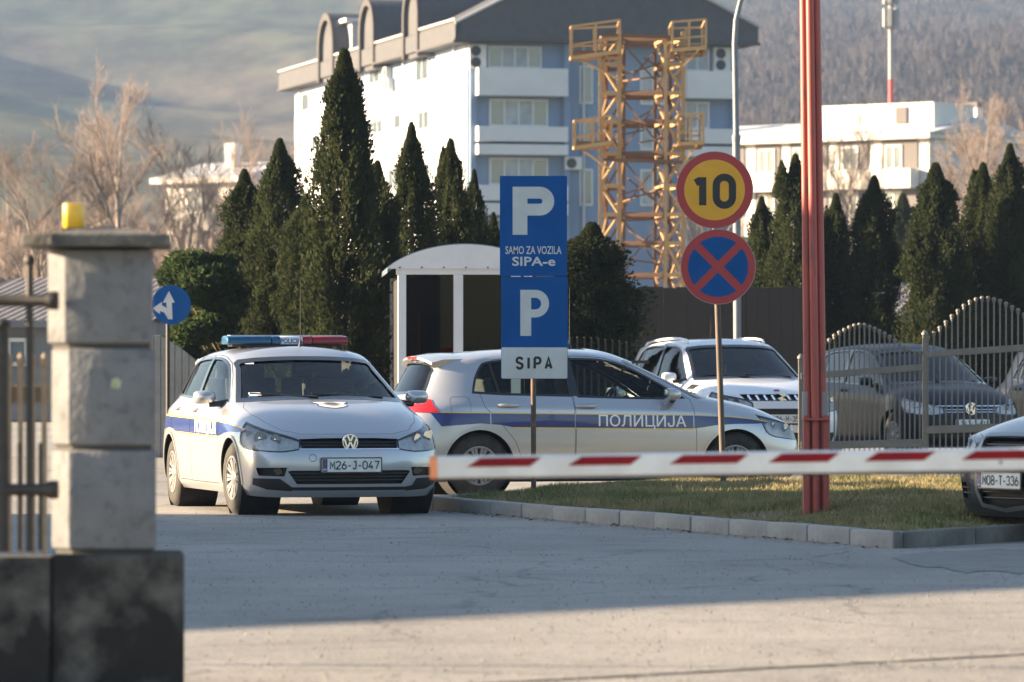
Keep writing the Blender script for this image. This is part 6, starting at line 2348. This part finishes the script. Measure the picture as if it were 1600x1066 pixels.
def hall(label, x0, x1, Z, y_eave, y_ridge, pitch, door=None, skew=.0):
    t = thing('low_hall', label, 'hall', (wx(x0, Z), Z, 0))
    L = wx(x1, Z) - wx(x0, Z)
    ze, zr = wz(y_eave, Z), wz(y_ridge, Z + 5)
    MB().box((L / 2, 4.9, ze / 2), (L, 9.0, ze - .04)).build('wall', M_hallw, t)
    nw = int(L / pitch)
    mb = MB()
    n = nw * 4
    for (ya, za), (yb, zb_) in (((-.1, ze), (5., zr)), ((5., zr), (10., ze))):
        vs, fs = [], []
        for k in range(n + 1):
            x = L * k / n
            h = .035 * math.cos(2 * PI * k / 4 + PI / 4) * 1.4
            vs += [(x, ya, za + h), (x + skew, yb, zb_ + h)]
        for k in range(n):
            fs.append((2 * k, 2 * k + 2, 2 * k + 3, 2 * k + 1))
        mb.add(vs, fs)
    mb.build('corrugated_roof', M_corr, t)
    MB().box((L / 2, -.06, ze - .06), (L, .10, .14)).build('gutter', M_hallw, t)
    if door:
        for d_ in door:
            window(t, 'f', wx(d_[0], Z) - wx(x0, Z), wx(d_[1], Z) - wx(x0, Z), wz(d_[3], Z), wz(d_[2], Z), 1, .36, True)
    return t


hall('low grey hall with corrugated roof seen through the gate at the left', -120, 236, 112, 503, 436, .22, [(8, 42, 528, 572)], skew=1.6)
hall('low hall with sunlit corrugated roof behind the right thujas', 1120, 1760, 112, 495, 444, .20, None, skew=1.3)

# ================================================================ hills
M_hill = bpy.data.materials.new('winter_hillside')
M_hill.use_nodes = True
nt = M_hill.node_tree
b = nt.nodes['Principled BSDF']
b.inputs['Roughness'].default_value = 1.
b.inputs['Specular IOR Level'].default_value = 0.
tc = nd(nt, 'ShaderNodeTexCoord')
def hn(scale, st, det=6.):
    mp = nd(nt, 'ShaderNodeMapping')
    mp.inputs['Scale'].default_value = st
    nt.links.new(tc.outputs['Object'], mp.inputs[0])
    n_ = nd(nt, 'ShaderNodeTexNoise', Scale=scale, Detail=det, Roughness=.62)
    nt.links.new(mp.outputs[0], n_.inputs['Vector'])
    return n_.outputs[0]
r1 = nd(nt, 'ShaderNodeValToRGB')
els = r1.color_ramp.elements
els[0].position, els[0].color = .30, c4((.060, .070, .055))
els[1].position, els[1].color = .72, c4((.15, .125, .10))
e_ = els.new(.46); e_.color = c4((.09, .105, .075))
e_ = els.new(.56); e_.color = c4((.12, .11, .085))
nt.links.new(hn(.012, (1, .16, 1)), r1.inputs[0])
r2 = nd(nt, 'ShaderNodeValToRGB')
r2.color_ramp.elements[0].position, r2.color_ramp.elements[0].color = .40, c4((.55, .55, .58))
r2.color_ramp.elements[1].position, r2.color_ramp.elements[1].color = .62, c4((1.15, 1.12, 1.05))
nt.links.new(hn(.05, (1, .35, 1)), r2.inputs[0])
mx = nd(nt, 'ShaderNodeMixRGB', blend_type='MULTIPLY')
mx.inputs[0].default_value = 1
nt.links.new(r1.outputs[0], mx.inputs[1])
nt.links.new(r2.outputs[0], mx.inputs[2])
nt.links.new(mx.outputs[0], b.inputs['Base Color'])


def hill_z(x, y):
    t = np.clip((y - 480) / 3700, 0, 1)
    z = 520 * t ** 1.12
    z += 22 * np.sin(x / 145 + 1.3) * np.sin(y / 330 + .5) * np.clip((y - 520) / 700, 0, 1)
    z += 10 * np.sin(x / 61 + y / 190) * np.clip((y - 550) / 600, 0, 1)
    z += 3.4 * np.sin(y / 34 + 3 * np.sin(x / 80)) * np.clip((y - 520) / 400, 0, 1)
    return z - .3


xs, ys_ = np.linspace(-720, 780, 200), np.linspace(480, 4180, 260)
GX, GY = np.meshgrid(xs, ys_)
GZ = hill_z(GX, GY)
V = np.stack([GX, GY, GZ], 2).reshape(-1, 3)
I = np.arange(260 * 200).reshape(260, 200)
F = np.stack([I[:-1, :-1], I[:-1, 1:], I[1:, 1:], I[1:, :-1]], 2).reshape(-1, 4)
tag(np_mesh('hill', V, F, M_hill, smooth=True), kind='structure')


def thicket(name, x, y, z, h, w, m, seed, nt_=18):
    """A mass of bare crowns: each a spray of thin upright slivers."""
    r = np.random.default_rng(seed)
    n = len(x)
    k = nt_
    X_, Y_, Z0 = [np.repeat(q, k) for q in (x, y, z)]
    Hh, Ww = np.repeat(h, k), np.repeat(w, k)
    a = r.uniform(0, 2 * PI, n * k)
    rad_ = r.random(n * k) ** .6
    f = r.uniform(.05, .85, n * k)
    cx_, cy_ = X_ + Ww * rad_ * .5 * np.cos(a), Y_ + Ww * rad_ * .5 * np.sin(a)
    z0 = Z0 + Hh * f * .75
    z1 = z0 + Hh * r.uniform(.18, .38, n * k) * (1.15 - .5 * rad_)
    b = r.uniform(0, PI, n * k)
    sw_ = Ww * r.uniform(.03, .085, n * k)
    lx_, ly_ = Ww * .16 * np.cos(a) * rad_, Ww * .16 * np.sin(a) * rad_
    P0 = np.stack([cx_ - sw_ * np.cos(b), cy_ - sw_ * np.sin(b), z0], 1)
    P1 = np.stack([cx_ + sw_ * np.cos(b), cy_ + sw_ * np.sin(b), z0 + r.uniform(0, .1, n * k) * Hh], 1)
    P2 = np.stack([cx_ + lx_ + sw_ * .5 * np.cos(b), cy_ + ly_, z1], 1)
    V = np.stack([P0, P1, P2], 1).reshape(-1, 3)
    return tag(np_mesh(name, V, np.arange(3 * n * k).reshape(-1, 3), m), kind='stuff')


M_wood = mat('bare_woodland', (.085, .073, .072), rough=1., col2=(.065, .059, .062), nscale=.03, col3=(.10, .083, .074), s3=.09, spec=0)
through(M_wood)
r = np.random.default_rng(5)
n = 17000
y = 640 + 3400 * r.random(n) ** 1.25
x = y * r.uniform(-.115, .118, n)
right = x / y > .030 + .022 * np.sin(y / 190)
clump = (np.sin(x / 29 + y / 110) * np.sin(y / 85 + 1) > .86) & (y > 1500)
keep = right | (clump & (r.random(n) < .75))
x, y = x[keep], y[keep]
thicket('hillside_woodland', x, y, hill_z(x, y), r.uniform(7, 13, len(x)), r.uniform(5, 10, len(x)), M_wood, 6, 24)
# brush and gardens at the foot of the hill, left and right
M_brush = mat('tan_brush', (.25, .20, .17), rough=1., col2=(.19, .155, .13), nscale=.4, col3=(.30, .25, .21), s3=.9, spec=0)
through(M_brush)
n = 2200
y = r.uniform(235, 430, n)
x = y * np.where(r.random(n) < .8, r.uniform(-.115, -.045, n), r.uniform(.05, .115, n))
thicket('roadside_brush', x, y, np.zeros(n), r.uniform(4, 11, n), r.uniform(2.5, 6, n), M_brush, 8, 34)


def house(label, cx, Z, w, d, y_eave, rise, rz, roofm):
    t = thing('house', label, 'house', (wx(cx, Z), Z, hill_base(wx(cx, Z), Z)), R(rz))
    H = wz(y_eave, Z) - hill_base(wx(cx, Z), Z)
    MB().box((0, d / 2, H / 2 - .5), (w, d, H + 1)).build('wall', M_wh2, t)
    MB().prism([(-.5, 0), (d / 2, rise), (d + .5, 0)], (0, 0, H + .01), (0, 1, 0), (0, 0, 1), (1, 0, 0), -w / 2 - .5, w / 2 + .5).build('roof', roofm, t)
    for k in range(max(2, int(w / 3))):
        xx = -w / 2 + 1.2 + (w - 2.4) * k / max(1, int(w / 3) - 1)
        for zf in (1.0, 3.8):
            if zf + 1.3 < H:
                window(t, 'f', xx - .5, xx + .5, zf, zf + 1.25, 1, 0, False)
    return t


def hill_base(x, y):
    return float(hill_z(np.array([x]), np.array([y]))[0]) if y > 480 else 0.


M_tile = mat('brown_tile_roof', (.20, .10, .07), rough=.9, col2=(.14, .08, .06), nscale=1)
house('pale house with brown roof low behind the gate pillar', 150, 330, 11, 8, 395, 2.2, 28, M_tile)
house('pale house between bare trees at the far left', 20, 340, 12, 8, 392, 2.4, 24, M_tile)
house('pale house at the foot of the hill right of the apartment block', 1198, 320, 10, 8, 300, 1.6, 34, M_flatroof)

# ================================================================ unseen building, shaped so that its shade lies across the drive
M_rend = mat('grey_render', (.42, .40, .37), rough=.9)
tn = math.tan(SUN_EL)
dxy = SUNV.y / -SUNV.x


def up_sun(xp, yp, xs=-20.):
    """Where the ray that grazes the ground at (xp, yp) crosses the plane x = xs: (y, height)."""
    L = xp - xs
    return yp + L * dxy, L * tn / math.cos(SUN_AZ)


pa = up_sun(wx(292, 23.2), 23.2)
pb_ = up_sun(wx(1600, 27.6), 27.6)
slp = (pb_[1] - pa[1]) / (pb_[0] - pa[0])
ye = up_sun(-1.2, 41.55)[0]
ys0 = pa[0] - (pa[1] - 2.6) / slp
hb_ = pa[1] + slp * (ye - pa[0])
shade_caster = thing('unseen_shade_building', 'unseen grey rendered building left of the drive, its sloping roof shaped to cast the shade', 'building', (-20, 0, 0))
MB().prism([(ys0, 0), (ye, 0), (ye, hb_), (ys0, 2.6)], (0, 0, 0), (0, 1, 0), (0, 0, 1), (-1, 0, 0), 0, 16).build('wall', M_rend, shade_caster)
MB().prism([(ys0 - .0, 2.6), (ye, hb_), (ye, hb_ + .02), (ys0, 2.62)], (0, 0, 0), (0, 1, 0), (0, 0, 1), (-1, 0, 0), .0, 16.2).build('roof', M_slateR, shade_caster)
for k in range(5):
    yy = ys0 + 3.5 + k * 4.2
    MB().box((.02, yy, 1.7), (.10, 1.3, 1.5)).build('window', M_pane, shade_caster)

# ================================================================ haze
hz = bpy.data.materials.new('haze')
hz.use_nodes = True
nt = hz.node_tree
nt.nodes.remove(nt.nodes['Principled BSDF'])
pv = nd(nt, 'ShaderNodeVolumePrincipled')
pv.inputs['Color'].default_value = (.30, .43, .68, 1)
pv.inputs['Density'].default_value = HAZE = .00023
pv.inputs['Anisotropy'].default_value = .2
nt.links.new(pv.outputs[0], nt.nodes['Material Output'].inputs['Volume'])
hzo = MB().box((30, 2085, 289), (1560, 4250, 580.)).build('haze', hz)
tag(hzo, kind='stuff')
